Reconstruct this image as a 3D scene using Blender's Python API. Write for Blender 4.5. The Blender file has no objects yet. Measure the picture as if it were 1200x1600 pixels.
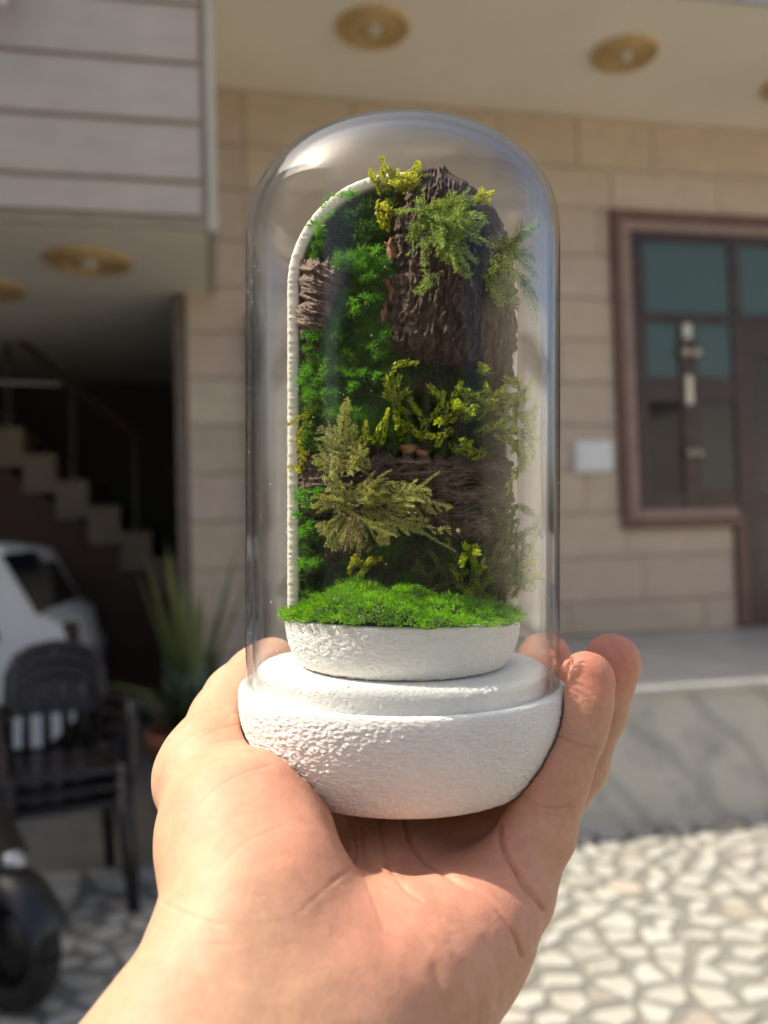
import bpy, math, random
import numpy as np
from mathutils import Matrix, Vector

random.seed(7); rng = np.random.default_rng(7)
sc = bpy.context.scene
COL = sc.collection
rad = math.radians

# ------------------------------------------------------------------ camera
F_PX = 1350.0                       # focal length in pixels of the 1200 x 1600 photograph
EYE = Vector((0, 0, 1.4))
CAM_R = Matrix.Rotation(rad(-11.5), 4, 'Z') @ Matrix.Rotation(rad(92.1), 4, 'X') @ Matrix.Rotation(rad(-1.6), 4, 'Z')
cam_d = bpy.data.cameras.new('camera'); cam = bpy.data.objects.new('camera', cam_d); COL.objects.link(cam)
cam.matrix_world = Matrix.Translation(EYE) @ CAM_R
cam_d.sensor_fit = 'VERTICAL'; cam_d.sensor_height = 36.0; cam_d.lens = F_PX / 1600 * 36.0
cam_d.clip_start = 0.01; cam_d.clip_end = 500
cam_d.dof.use_dof = True; cam_d.dof.focus_distance = 0.205; cam_d.dof.aperture_fstop = 11.0
sc.camera = cam

# ------------------------------------------------------------------ sky, sun, exposure
TO_SUN = Vector((-0.80, 0.145, 1.0)).normalized()
w = bpy.data.worlds.new('World'); sc.world = w; w.use_nodes = True
nt = w.node_tree; nt.nodes.clear()
sky = nt.nodes.new('ShaderNodeTexSky'); sky.sky_type = 'NISHITA'; sky.sun_disc = False
sky.sun_elevation = math.asin(TO_SUN.z); sky.sun_rotation = math.atan2(TO_SUN.x, TO_SUN.y)
sky.air_density = 0.8; sky.dust_density = 4.0; sky.ozone_density = 1.0
bg = nt.nodes.new('ShaderNodeBackground'); bg.inputs['Strength'].default_value = 0.15
wo = nt.nodes.new('ShaderNodeOutputWorld')
nt.links.new(sky.outputs[0], bg.inputs[0]); nt.links.new(bg.outputs[0], wo.inputs[0])
sun_d = bpy.data.lights.new('sun', 'SUN'); sun_d.energy = 3.9; sun_d.angle = rad(0.5); sun_d.color = (1.0, 0.94, 0.86)
sun = bpy.data.objects.new('sun', sun_d); COL.objects.link(sun)
sun.rotation_euler = TO_SUN.to_track_quat('Z', 'Y').to_euler(); sun.location = (-4, 0, 8)
vs = sc.view_settings; vs.view_transform = 'Standard'; vs.look = 'None'; vs.exposure = 0.80
vs.use_white_balance = True; vs.white_balance_temperature = 6900; vs.white_balance_tint = 6.0; vs.gamma = 1.0
sc.cycles.max_bounces = 14; sc.cycles.transparent_max_bounces = 24
sc.cycles.diffuse_bounces = 5; sc.cycles.glossy_bounces = 5; sc.cycles.transmission_bounces = 10
sc.cycles.sample_clamp_indirect = 6.0

# ------------------------------------------------------------------ helpers
def tag(o, label=None, cat=None, group=None, kind=None):
    if label: o['label'] = label
    if cat: o['category'] = cat
    if group: o['group'] = group
    if kind: o['kind'] = kind
    return o

def empty(name, loc=(0, 0, 0), parent=None):
    o = bpy.data.objects.new(name, None); COL.objects.link(o); o.location = loc
    o.empty_display_size = 0.05
    if parent: o.parent = parent
    return o

def mesh_obj(name, verts, faces, mat, parent=None, smooth=False, loc=None):
    me = bpy.data.meshes.new(name)
    me.from_pydata([tuple(map(float, v)) for v in verts], [], [tuple(map(int, f)) for f in faces])
    if smooth: me.polygons.foreach_set('use_smooth', [True] * len(me.polygons))
    me.materials.append(mat); me.update()
    o = bpy.data.objects.new(name, me); COL.objects.link(o)
    if parent: o.parent = parent
    if loc is not None: o.location = loc
    return o

def fast_mesh(name, verts, faces, mat, parent=None, smooth=True, tint=None):
    """verts (N,3), faces (M,3|4) numpy; tint (N,) -> point attribute"""
    verts = np.asarray(verts, np.float32); faces = np.asarray(faces, np.int32); k = faces.shape[1]
    me = bpy.data.meshes.new(name)
    me.vertices.add(len(verts)); me.vertices.foreach_set('co', verts.ravel())
    me.loops.add(faces.size); me.loops.foreach_set('vertex_index', faces.ravel())
    me.polygons.add(len(faces)); me.polygons.foreach_set('loop_start', np.arange(0, faces.size, k, dtype=np.int32))
    me.update(calc_edges=True)
    me.polygons.foreach_set('use_smooth', np.full(len(faces), smooth))
    if tint is not None:
        a = me.attributes.new('tint', 'FLOAT', 'POINT'); a.data.foreach_set('value', np.asarray(tint, np.float32))
    me.materials.append(mat); me.validate(); me.update()
    o = bpy.data.objects.new(name, me); COL.objects.link(o)
    if parent: o.parent = parent
    return o

class MB:
    def __init__(s): s.v = []; s.f = []
    def add(s, v, f):
        b = len(s.v); s.v += [tuple(p) for p in v]; s.f += [tuple(i + b for i in q) for q in f]; return s
    def box(s, x0, x1, y0, y1, z0, z1, bev=0.0):
        if bev <= 0:
            return s.add([(x0,y0,z0),(x1,y0,z0),(x1,y1,z0),(x0,y1,z0),(x0,y0,z1),(x1,y0,z1),(x1,y1,z1),(x0,y1,z1)],
                  [(0,3,2,1),(4,5,6,7),(0,1,5,4),(1,2,6,5),(2,3,7,6),(3,0,4,7)])
        c = ((x0+x1)/2,(y0+y1)/2,(z0+z1)/2); h = ((x1-x0)/2,(y1-y0)/2,(z1-z0)/2); b = min(bev, *h)*0.999
        vs_ = {}; V = []
        for sx in (-1,1):
            for sy in (-1,1):
                for sz in (-1,1):
                    for ax in range(3):
                        p = [sx*(h[0]-b), sy*(h[1]-b), sz*(h[2]-b)]; p[ax] += (sx,sy,sz)[ax]*b
                        vs_[(sx,sy,sz,ax)] = len(V); V.append((p[0]+c[0],p[1]+c[1],p[2]+c[2]))
        Fc = []
        def q(*k):
            idx = [vs_[i] for i in k]
            P = [Vector(V[i]) for i in idx]; n = (P[1]-P[0]).cross(P[2]-P[0]); m = sum(P, Vector())/len(P) - Vector(c)
            Fc.append(tuple(idx) if n.dot(m) > 0 else tuple(reversed(idx)))
        for ax in range(3):
            a, b2 = [i for i in range(3) if i != ax]
            for sg in (-1,1):
                ks = []
                for (ua, ub) in ((-1,-1),(1,-1),(1,1),(-1,1)):
                    k = [0,0,0]; k[ax] = sg; k[a] = ua; k[b2] = ub; ks.append((*k, ax))
                q(*ks)
            for ua in (-1,1):
                for ub in (-1,1):
                    k0 = [0,0,0]; k0[a] = ua; k0[b2] = ub; k0[ax] = -1; k1 = k0[:]; k1[ax] = 1
                    q((*k0,a),(*k1,a),(*k1,b2),(*k0,b2))
        for sx in (-1,1):
            for sy in (-1,1):
                for sz in (-1,1): q((sx,sy,sz,0),(sx,sy,sz,1),(sx,sy,sz,2))
        return s.add(V, Fc)
    def tube(s, pts, r, n=10, cap=True):
        pts = [Vector(p) for p in pts]; rs = r if isinstance(r, (list, tuple)) else [r]*len(pts)
        b0 = len(s.v); up = None
        for i, p in enumerate(pts):
            t = (pts[min(i+1,len(pts)-1)] - pts[max(i-1,0)]).normalized()
            if up is None: up = Vector((0,0,1)) if abs(t.z) < 0.9 else Vector((1,0,0))
            a = t.cross(up).normalized(); b = a.cross(t).normalized(); up = b
            for k in range(n):
                th = 2*math.pi*k/n; s.v.append(tuple(p + (a*math.cos(th) + b*math.sin(th))*rs[i]))
        for i in range(len(pts)-1):
            for k in range(n):
                k2 = (k+1) % n; s.f.append((b0+i*n+k, b0+i*n+k2, b0+(i+1)*n+k2, b0+(i+1)*n+k))
        if cap:
            s.f.append(tuple(b0+k for k in reversed(range(n)))); e = b0+(len(pts)-1)*n; s.f.append(tuple(e+k for k in range(n)))
        return s
    def lathe(s, prof, n=32, c=(0,0,0)):
        b0 = len(s.v)
        for (r, z) in prof:
            for k in range(n):
                th = 2*math.pi*k/n; s.v.append((c[0]+r*math.cos(th), c[1]+r*math.sin(th), c[2]+z))
        for i in range(len(prof)-1):
            for k in range(n):
                k2 = (k+1) % n; s.f.append((b0+i*n+k, b0+i*n+k2, b0+(i+1)*n+k2, b0+(i+1)*n+k))
        return s
    def prism(s, poly, axis, a0, a1):
        """poly list of 2d pts extruded along axis ('x','y','z') from a0 to a1"""
        def mk(p, a):
            return {'x': (a,p[0],p[1]), 'y': (p[0],a,p[1]), 'z': (p[0],p[1],a)}[axis]
        n = len(poly); b = len(s.v)
        s.v += [mk(p,a0) for p in poly] + [mk(p,a1) for p in poly]
        s.f.append(tuple(b+i for i in range(n))); s.f.append(tuple(b+n+i for i in reversed(range(n))))
        for i in range(n):
            j = (i+1) % n; s.f.append((b+j, b+i, b+n+i, b+n+j))
        return s
    def build(s, name, mat, parent=None, smooth=False, loc=None):
        o = mesh_obj(name, s.v, s.f, mat, parent, smooth, loc)
        return o

def _h(ix, iy, iz, seed):
    n = (ix*374761393 + iy*668265263 + iz*1274126177 + seed*974711) & 0x7fffffff
    n = ((n ^ (n >> 13)) * 1274126177) & 0x7fffffff
    return ((n ^ (n >> 16)) & 0xffff) / 65535.0
def vnoise(x, y, z, seed=0):
    x, y, z = np.broadcast_arrays(np.asarray(x, float), np.asarray(y, float), np.asarray(z, float))
    ix, iy, iz = [np.floor(a).astype(np.int64) for a in (x, y, z)]
    fx, fy, fz = x-ix, y-iy, z-iz
    fx, fy, fz = [a*a*(3-2*a) for a in (fx, fy, fz)]
    r = 0
    for dx in (0,1):
        for dy in (0,1):
            for dz in (0,1):
                wgt = (fx if dx else 1-fx)*(fy if dy else 1-fy)*(fz if dz else 1-fz)
                r = r + wgt*_h(ix+dx, iy+dy, iz+dz, seed)
    return r*2-1
def fbm(x, y, z, seed=0, octv=3):
    r = 0; a = 1.0
    for o in range(octv):
        r = r + a*vnoise(x*2**o, y*2**o, z*2**o, seed+o*17); a *= 0.5
    return r

# ------------------------------------------------------------------ materials
class NT:
    def __init__(s, name):
        s.m = bpy.data.materials.new(name); s.m.use_nodes = True; s.t = s.m.node_tree; s.t.nodes.clear()
        s.out = s.n('ShaderNodeOutputMaterial')
    def n(s, t, **k):
        nd = s.t.nodes.new(t)
        for a, v in k.items():
            if a in nd.inputs.keys() if isinstance(a, str) else False: nd.inputs[a].default_value = v
            else: setattr(nd, a, v)
        return nd
    def l(s, a, b): s.t.links.new(a, b)
    def coord(s, kind='Object', scale=(1,1,1), rot=(0,0,0)):
        tc = s.n('ShaderNodeTexCoord'); mp = s.n('ShaderNodeMapping'); mp.inputs['Scale'].default_value = scale; mp.inputs['Rotation'].default_value = rot
        s.l(tc.outputs[kind], mp.inputs[0]); return mp.outputs[0]
    def noise(s, vec, scale, detail=4, rough=0.55, dist=0.0):
        nd = s.n('ShaderNodeTexNoise'); nd.inputs['Scale'].default_value = scale; nd.inputs['Detail'].default_value = detail
        nd.inputs['Roughness'].default_value = rough; nd.inputs['Distortion'].default_value = dist
        s.l(vec, nd.inputs['Vector']); return nd.outputs['Fac']
    def ramp(s, fac, stops):
        r = s.n('ShaderNodeValToRGB'); e = r.color_ramp.elements
        while len(e) < len(stops): e.new(0.5)
        for i, (p, c) in enumerate(stops): e[i].position = p; e[i].color = (*c, 1) if len(c) == 3 else c
        s.l(fac, r.inputs[0]); return r.outputs[0]
    def mix(s, fac, a, b, blend='MIX'):
        m = s.n('ShaderNodeMix', data_type='RGBA', blend_type=blend)
        for val, sock in ((fac, m.inputs[0]), (a, m.inputs[6]), (b, m.inputs[7])):
            if hasattr(val, 'is_output'): s.l(val, sock)
            else: sock.default_value = val if not isinstance(val, tuple) else (*val, 1) if len(val) == 3 else val
        return m.outputs[2]
    def bump(s, h, strength, dist, prev=None):
        b = s.n('ShaderNodeBump'); b.inputs['Strength'].default_value = strength; b.inputs['Distance'].default_value = dist
        s.l(h, b.inputs['Height'])
        if prev: s.l(prev, b.inputs['Normal'])
        return b.outputs[0]
    def principled(s, color, rough=0.6, normal=None, **kw):
        p = s.n('ShaderNodeBsdfPrincipled')
        if hasattr(color, 'is_output'): s.l(color, p.inputs['Base Color'])
        else: p.inputs['Base Color'].default_value = (*color, 1)
        if hasattr(rough, 'is_output'): s.l(rough, p.inputs['Roughness'])
        else: p.inputs['Roughness'].default_value = rough
        if normal: s.l(normal, p.inputs['Normal'])
        for k, v in kw.items(): p.inputs[k].default_value = v
        s.l(p.outputs[0], s.out.inputs[0]); return p

def simple(name, color, rough=0.6, var=0.12, scale=6.0, bump=0.0, bscale=60.0, metal=0.0, per_object=0.0, coord='Object'):
    t = NT(name); v = t.coord(coord)
    f = t.noise(v, scale, 5)
    lo = tuple(max(0, c*(1-var)) for c in color); hi = tuple(min(1, c*(1+var)) for c in color)
    c = t.ramp(f, [(0.3, lo), (0.7, hi)])
    if per_object > 0:
        oi = t.n('ShaderNodeObjectInfo')
        k = t.ramp(oi.outputs['Random'], [(0, (1-per_object,)*3), (1, (1+per_object*0.6,)*3)])
        c = t.mix(1.0, c, k, 'MULTIPLY')
    nm = t.bump(t.noise(v, bscale, 4), bump, 0.01) if bump else None
    t.principled(c, rough, nm, Metallic=metal); return t.m

def tile_material(name, cols, rough=0.55, var=0.1):
    """stone cladding: every slab takes one of the quarry's tones"""
    t = NT(name); oi = t.n('ShaderNodeObjectInfo'); n = len(cols)
    base = t.ramp(oi.outputs['Random'], [(i/max(1, n-1), c) for i, c in enumerate(cols)])
    v = t.coord('Object', (1, 1, 2.5)); f = t.noise(v, 3.5, 6, 0.6, 0.6)
    c = t.mix(1.0, base, t.ramp(f, [(0.3, (1-var,)*3), (0.72, (1+var,)*3)]), 'MULTIPLY')
    t.principled(c, rough, t.bump(t.noise(v, 90, 4), 0.25, 0.003)); return t.m

M = {}
M['wall_stone'] = tile_material('wall_stone', [(0.54,0.43,0.31),(0.58,0.46,0.34),(0.55,0.425,0.335),(0.51,0.41,0.30),(0.59,0.48,0.36)])
M['mauve_stone'] = tile_material('mauve_stone', [(0.50,0.42,0.345),(0.52,0.44,0.365),(0.485,0.405,0.34)])
M['joint'] = simple('joint_mortar', (0.36,0.29,0.22), 0.9)
M['soffit'] = simple('soffit_paint', (0.86,0.79,0.665), 0.75, 0.05, 1.2, 0.1, 30)
M['cream'] = simple('cream_trim', (0.52,0.48,0.39), 0.7, 0.06)
M['gold'] = simple('gold_rosette', (0.56,0.38,0.17), 0.5, 0.25, 40)
M['gold2'] = simple('pale_gold', (0.66,0.48,0.24), 0.45, 0.2, 40)
M['bulb'] = simple('frosted_bulb', (0.55,0.50,0.40), 0.3, 0.03)
M['door_wood'] = simple('door_wood', (0.055,0.030,0.024), 0.4, 0.35, 9)
M['trim_red'] = simple('trim_red_stone', (0.155,0.075,0.055), 0.45, 0.2, 8)
M['trim_pink'] = simple('trim_pink_stone', (0.34,0.23,0.185), 0.5, 0.15, 8)
M['white_plastic'] = simple('white_plastic', (0.78,0.78,0.76), 0.4, 0.03)
M['brass'] = simple('brass', (0.60,0.55,0.42), 0.3, 0.1, 8, metal=0.8)
M['stair_stone'] = simple('stair_stone', (0.22,0.165,0.11), 0.6, 0.15, 5)
M['dark_brown'] = simple('dark_brown_paint', (0.07,0.028,0.014), 0.6, 0.2, 4)
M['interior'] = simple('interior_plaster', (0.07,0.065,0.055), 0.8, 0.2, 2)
M['steel'] = simple('brushed_steel', (0.55,0.55,0.55), 0.35, 0.1, 10, metal=0.5)
M['chair_plastic'] = simple('brown_plastic', (0.020,0.014,0.013), 0.34, 0.25, 6, 0.15, 120)
M['black_plastic'] = simple('black_plastic', (0.012,0.012,0.013), 0.3, 0.2, 6)
M['rubber'] = simple('tyre_rubber', (0.016,0.016,0.016), 0.8, 0.3, 20)
M['car_paint'] = simple('white_car_paint', (0.78,0.79,0.78), 0.18, 0.02, 2)
M['terracotta'] = simple('terracotta', (0.30,0.11,0.065), 0.8, 0.25, 8, 0.3, 40)
M['soil'] = simple('soil', (0.03,0.022,0.015), 0.95, 0.4, 40, 0.6, 60)
M['plaster'] = simple('added_house_plaster', (0.60,0.54,0.46), 0.85, 0.1, 1.5, 0.2, 20)
M['white_wall'] = simple('white_wall_paint', (0.80,0.76,0.72), 0.8, 0.04, 2)
M['jamb'] = simple('jamb_wood', (0.17,0.13,0.10), 0.6, 0.2, 6)
M['red_tail'] = simple('dark_lamp_glass', (0.03,0.006,0.006), 0.2, 0.05)

def glass_dark(name, col, rough=0.05):
    t = NT(name); t.principled(col, rough, None, **{'Specular IOR Level': 0.35}); return t.m
M['pane_sky_tint'] = glass_dark('sky_tinted_window_glass', (0.085,0.125,0.115), 0.15)  # teal in the base colour stands in for the reflected sky
M['pane_dark'] = glass_dark('dark_window_glass', (0.008,0.009,0.010), 0.06)
M['pane_grey'] = glass_dark('grey_window_glass', (0.055,0.055,0.05), 0.2)
M['car_glass'] = glass_dark('car_window_glass', (0.006,0.007,0.009), 0.04)

def marble_mat(name, base, vein, warm, scale=1.0, rough=0.35):
    t = NT(name); v = t.coord('Object', (1,1,1), (0.5, 0.7, 0.4))
    f = t.noise(v, 1.6*scale, 6, 0.6, 1.2)
    wv = t.n('ShaderNodeTexWave'); wv.inputs['Scale'].default_value = 0.9*scale; wv.inputs['Distortion'].default_value = 7.0
    wv.inputs['Detail'].default_value = 3; t.l(v, wv.inputs['Vector'])
    c = t.ramp(f, [(0.3, vein), (0.5, base), (0.72, warm)])
    c = t.mix(t.ramp(wv.outputs['Fac'], [(0.0, (0.55,)*3), (0.25, (0,)*3)]), c, vein)
    t.principled(c, rough); return t.m
M['marble_front'] = marble_mat('grey_marble', (0.47,0.46,0.43), (0.26,0.26,0.255), (0.52,0.49,0.43), 1.2)
M['marble_top'] = marble_mat('grey_marble_top', (0.44,0.435,0.41), (0.34,0.335,0.32), (0.49,0.475,0.44), 1.0)

def paving_mat():
    t = NT('paving_marble'); oi = t.n('ShaderNodeObjectInfo'); at = t.n('ShaderNodeAttribute', attribute_name='tint')
    k = t.n('ShaderNodeMath', operation='ADD'); t.l(oi.outputs['Random'], k.inputs[0]); t.l(at.outputs['Fac'], k.inputs[1])
    fr = t.n('ShaderNodeMath', operation='FRACT'); t.l(k.outputs[0], fr.inputs[0])
    b = t.ramp(fr.outputs[0], [(0, (0.44,0.42,0.37)), (0.3, (0.50,0.48,0.425)), (0.6, (0.38,0.36,0.31)), (0.8, (0.53,0.515,0.47)), (0.93, (0.46,0.36,0.28)), (1, (0.30,0.285,0.26))])
    v = t.coord('Object'); f = t.noise(v, 14, 5)
    c = t.mix(1.0, b, t.ramp(f, [(0.3, (0.86,)*3), (0.7, (1.06,)*3)]), 'MULTIPLY')
    t.principled(c, 0.55); return t.m
M['paving'] = paving_mat()
M['mortar'] = simple('grey_mortar', (0.20,0.19,0.165), 0.9, 0.15, 6, 0.3, 60)

# ================================================================== SETTING
ground = MB().box(-60, 60, -60, 60, -0.3, 0.0).build('ground', M['mortar']); tag(ground, kind='structure')

# --- crazy paving: Voronoi chips with wide grey joints
def clip(poly, nx, ny, d):
    out = []
    for i in range(len(poly)):
        a = poly[i]; b = poly[(i+1) % len(poly)]
        da = a[0]*nx + a[1]*ny - d; db = b[0]*nx + b[1]*ny - d
        if da <= 0: out.append(a)
        if da*db < 0:
            s_ = da/(da-db); out.append((a[0]+(b[0]-a[0])*s_, a[1]+(b[1]-a[1])*s_))
    return out
def paving():
    x0, x1, y0, y1 = -1.35, 3.3, 1.55, 3.84
    pts = []
    cell = 0.098; occ = {}
    for _ in range(26000):
        p = (random.uniform(x0, x1), random.uniform(y0, y1)); g = (int(p[0]/cell), int(p[1]/cell)); ok = True
        for i in (-1,0,1):
            for j in (-1,0,1):
                for q in occ.get((g[0]+i, g[1]+j), ()):
                    if (p[0]-q[0])**2 + (p[1]-q[1])**2 < cell**2: ok = False
        if ok: occ.setdefault(g, []).append(p); pts.append(p)
    # anisotropic cells: neighbours' bisectors are shifted so that chips come out long, short, cornered
    A = np.array(pts); wts = rng.uniform(-0.0022, 0.0022, len(A))
    cells = []
    for i, p in enumerate(pts):
        d2 = ((A - A[i])**2).sum(1); nb = np.argsort(d2)[1:22]
        poly = [(p[0]-.25,p[1]-.25),(p[0]+.25,p[1]-.25),(p[0]+.25,p[1]+.25),(p[0]-.25,p[1]+.25)]
        gap = random.uniform(0.008, 0.016)
        for j in nb:
            vx, vy = A[j]-A[i]; L = math.hypot(vx, vy); nx, ny = vx/L, vy/L
            off = L/2 + (wts[i]-wts[j])/(2*L)
            poly = clip(poly, nx, ny, p[0]*nx + p[1]*ny + off - gap)
            if len(poly) < 3: break
        if len(poly) >= 3:
            # drop slivers and round off one corner by chance
            poly = [q for k, q in enumerate(poly) if math.dist(q, poly[k-1]) > 0.008]
            if len(poly) < 3: continue
            area = abs(sum(poly[k-1][0]*poly[k][1]-poly[k][0]*poly[k-1][1] for k in range(len(poly))))/2
            th_ = random.uniform(0, math.pi); k1 = random.uniform(0.42, 0.88); ex, ey = math.cos(th_), math.sin(th_)
            gx_ = sum(q[0] for q in poly)/len(poly); gy_ = sum(q[1] for q in poly)/len(poly)
            poly = [(gx_+(q[0]-gx_)+ex*((q[0]-gx_)*ex+(q[1]-gy_)*ey)*(k1-1), gy_+(q[1]-gy_)+ey*((q[0]-gx_)*ex+(q[1]-gy_)*ey)*(k1-1)) for q in poly]
            if area > 0.0009: cells.append((p, poly, area*k1))
    def chip(poly, c):
        h = random.uniform(0.006, 0.011); n = len(poly); b = 0.004
        cx = sum(q[0] for q in poly)/n; cy = sum(q[1] for q in poly)/n
        lo = [(q[0]-c[0], q[1]-c[1], -0.01) for q in poly]; md = [(q[0]-c[0], q[1]-c[1], h-0.003) for q in poly]
        hi = [(cx+(q[0]-cx)*0.93-c[0], cy+(q[1]-cy)*0.93-c[1], h) for q in poly]
        fs = [tuple(range(2*n, 3*n))]
        for r in (0, n):
            for k in range(n): k2 = (k+1) % n; fs.append((r+k, r+k2, r+n+k2, r+n+k))
        return lo+md+hi, fs
    # the 300 that show largest
    Ci = (cam.matrix_world.inverted())
    def shown(c):
        q = Ci @ Vector((c[0][0], c[0][1], 0)); px = 600+F_PX*q.x/-q.z; py = 800-F_PX*q.y/-q.z
        vis = -30 < px < 1230 and py < 1640 and not (260 < px < 760)
        return (c[2]/q.z**2) if vis else 0
    cells.sort(key=shown, reverse=True)
    rest = MB(); tints = []
    for k, (p, poly, ar) in enumerate(cells):
        if k < 298:
            v, f = chip(poly, p); mesh_obj('paving_stone', v, f, M['paving'], ground, loc=(p[0], p[1], 0))
        else:
            v, f = chip(poly, (0, 0)); rest.add(v, f); tints += [random.random()]*len(v)
    o = rest.build('paving_stones', M['paving'], ground); a = o.data.attributes.new('tint', 'FLOAT', 'POINT'); a.data.foreach_set('value', tints)
    tag(o, kind='stuff')
paving()

# --- raised marble platform in front of the house
plat = empty('porch_platform', (2.0, 4.9, 0)); tag(plat, 'raised grey marble porch platform along the house front', 'platform')
MB().box(-1.95, 6, -1.03, 1.1, 0, 0.62).build('core', M['joint'], plat)
xs = [-1.96, -0.62, 0.72, 2.3, 4.2, 6.0]
for a, b in zip(xs[:-1], xs[1:]):
    MB().box(-(b-a)/2+0.002, (b-a)/2-0.002, -0.012, 0.012, 0.004, 0.636, 0.003).build('front_slab', M['marble_front'], plat, loc=((a+b)/2, -1.044, 0))
    MB().box(-(b-a)/2+0.002, (b-a)/2-0.002, -1.09, 1.09, 0.0, 0.042, 0.006).build('top_slab', M['marble_top'], plat, loc=((a+b)/2, 0.005, 0.638))

# --- the house
house = empty('house', (2.0, 6.0, 0)); tag(house, 'stone clad house with porch, mauve upper block and dark stair entrance', 'house')
HO = Vector((2.0, 6.0, 0))
def hb(x0, x1, y0, y1, z0, z1, bev=0): return MB().box(x0-HO.x, x1-HO.x, y0-HO.y, y1-HO.y, z0, z1, bev)
wall = hb(-0.125, 8.0, 6.022, 6.30, 0, 4.598).build('wall', M['joint'], house)
# stone slabs on the wall, with a pin in the middle of each
DX0, DX1, DZ1 = 3.02, 6.4, 3.85
def slab(parent, mat, x0, x1, y, z0, z1, pin=True, pinmat=None):
    cx, cz = (x0+x1)/2, (z0+z1)/2
    o = MB().box(-(x1-x0)/2+.003, (x1-x0)/2-.003, -0.012+random.uniform(-.0015,.0015), 0.012, -(z1-z0)/2+.004, (z1-z0)/2-.004, 0.004).build('stone_slab', mat, parent, loc=(cx-HO.x, y-HO.y, cz))
    if pin:
        MB().lathe([(0, -0.006), (0.012, -0.006), (0.014, 0.0)], 10).build('pin', M['joint'], parent, loc=(cx-HO.x+random.uniform(-.02,.02), y-HO.y-0.013, cz)).rotation_euler = (rad(90), 0, 0)
zrow = [0.68, 0.92, 1.25, 1.58, 1.91, 2.24, 2.565, 2.885, 3.20, 3.53, 3.887, 4.20, 4.595]
for r, (z0, z1) in enumerate(zip(zrow[:-1], zrow[1:])):
    x = -0.125; first = True
    while x < 7.9:
        wd = (0.42 if first else random.choice([0.62, 0.78, 0.9, 1.1])); first = False
        x1_ = min(x+wd, 8.0)
        # the opening of window and door
        segs = [(x, x1_)]
        if z0 < DZ1:
            lx = 3.03 if z0 >= 1.40 else 3.97
            segs = [(x, min(x1_, lx))] if x < lx-0.03 else []
        for a, b in segs:
            if b-a > 0.04: slab(wall, M['wall_stone'], a, b, 6.01, z0, z1, pin=(b-a) > 0.35)
        x = x1_
# upper right porch slab with its soffit
hb(0.085, 8.0, 4.50, 6.30, 4.60, 4.95).build('porch_slab', M['soffit'], house)
hb(0.085, 8.0, 4.47, 4.498, 4.56, 4.99).build('slab_edge', M['marble_top'], house)
hb(0.085, 8.0, 4.55, 6.30, 4.952, 7.2).build('added_shade_wall', M['cream'], house)  # unseen wall above the slab, added to shade the platform
# left upper block, clad in mauve slabs
blk = hb(-6.0, 0.03, 4.806, 9.5, 3.172, 7.2).build('upper_block', M['joint'], house)
zz = [3.215, 3.41, 3.74, 4.075, 4.41, 4.74, 5.07, 5.4]
for r, (z0, z1) in enumerate(zip(zz[:-1], zz[1:])):
    xe = -0.0; x = xe
    while x > -3.2:
        wd = 1.45 if r % 2 else 1.62; slab(blk, M['mauve_stone'], max(x-wd, -3.4), x, 4.79, z0+.008, z1-.008, pin=False)
        for px_ in (x-0.36, x-0.95):
            MB().lathe([(0, -0.005), (0.011, -0.005), (0.013, 0.0)], 10).build('pin', M['joint'], blk, loc=(px_-HO.x+random.uniform(-.04,.04), 4.777-HO.y, (z0+z1)/2+random.uniform(-.03,.03))).rotation_euler = (rad(90), 0, 0)
        x -= wd
hb(0.031, 0.083, 4.785, 6.02, 3.15, 7.2, 0.004).build('corner_trim', M['cream'], house)
hb(-6.0, 0.029, 4.79, 4.82, 3.160, 3.205, 0.004).build('drip_edge', M['joint'], house)
hb(-6.0, 0.03, 4.822, 9.5, 3.158, 3.170).build('entrance_soffit', M['soffit'], house)
# dark entrance: jamb, inner walls, back wall
hb(-0.205, -0.127, 6.02, 6.28, 0, 3.156, 0.004).build('door_jamb', M['jamb'], house)
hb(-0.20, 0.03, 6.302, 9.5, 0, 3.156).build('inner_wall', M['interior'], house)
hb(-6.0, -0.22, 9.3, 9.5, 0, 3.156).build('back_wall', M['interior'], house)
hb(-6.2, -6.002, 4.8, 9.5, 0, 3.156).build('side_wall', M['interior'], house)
# slim brown pipe by the column
MB().tube([(0.345-2, -0.045, 0.69), (0.345-2, -0.045, 3.0)], 0.05, 14).build('downpipe', M['dark_brown'], house, True)
# staircase in the entrance
st = empty('staircase', (-2.4, 2.0, 0), house)
nstep = 9; run, rise, sx0, sz0 = 0.25, 0.218, -0.22, 1.12
def SX(x): return x - HO.x + 2.4
for k in range(nstep):
    xb = sx0 - run*k; z1 = sz0 + rise*(k+1)
    MB().box(SX(xb-run), SX(xb), -0.55, 0.55, z1-rise-0.10, z1).build('step', M['stair_stone'], st)
poly = [(SX(sx0), 0.0), (SX(sx0), sz0-0.102), (SX(sx0-run*nstep), sz0+rise*nstep-rise-0.102), (SX(sx0-run*nstep), sz0+rise*nstep-rise-0.3), (SX(sx0-0.4), 0.0)]
MB().prism(poly, 'y', -0.5, 0.5).build('stringer', M['dark_brown'], st)
for k in (1, 3, 5, 7):
    xb = sx0 - run*(k+0.5); z1 = sz0 + rise*(k+1)
    MB().lathe([(0.034,0),(0.034,0.12),(0.022,0.15),(0.03,0.3),(0.022,0.5),(0.034,0.62),(0.022,0.72),(0.02,0.80)], 12).build('baluster', M['interior'], st, True, loc=(SX(xb), -0.45, z1))
MB().tube([(SX(sx0+0.1), -0.45, sz0+0.85), (SX(sx0-run*8.6), -0.45, sz0+0.85+rise*8.9)], 0.028, 10).build('handrail', M['dark_brown'], st, True)

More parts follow.
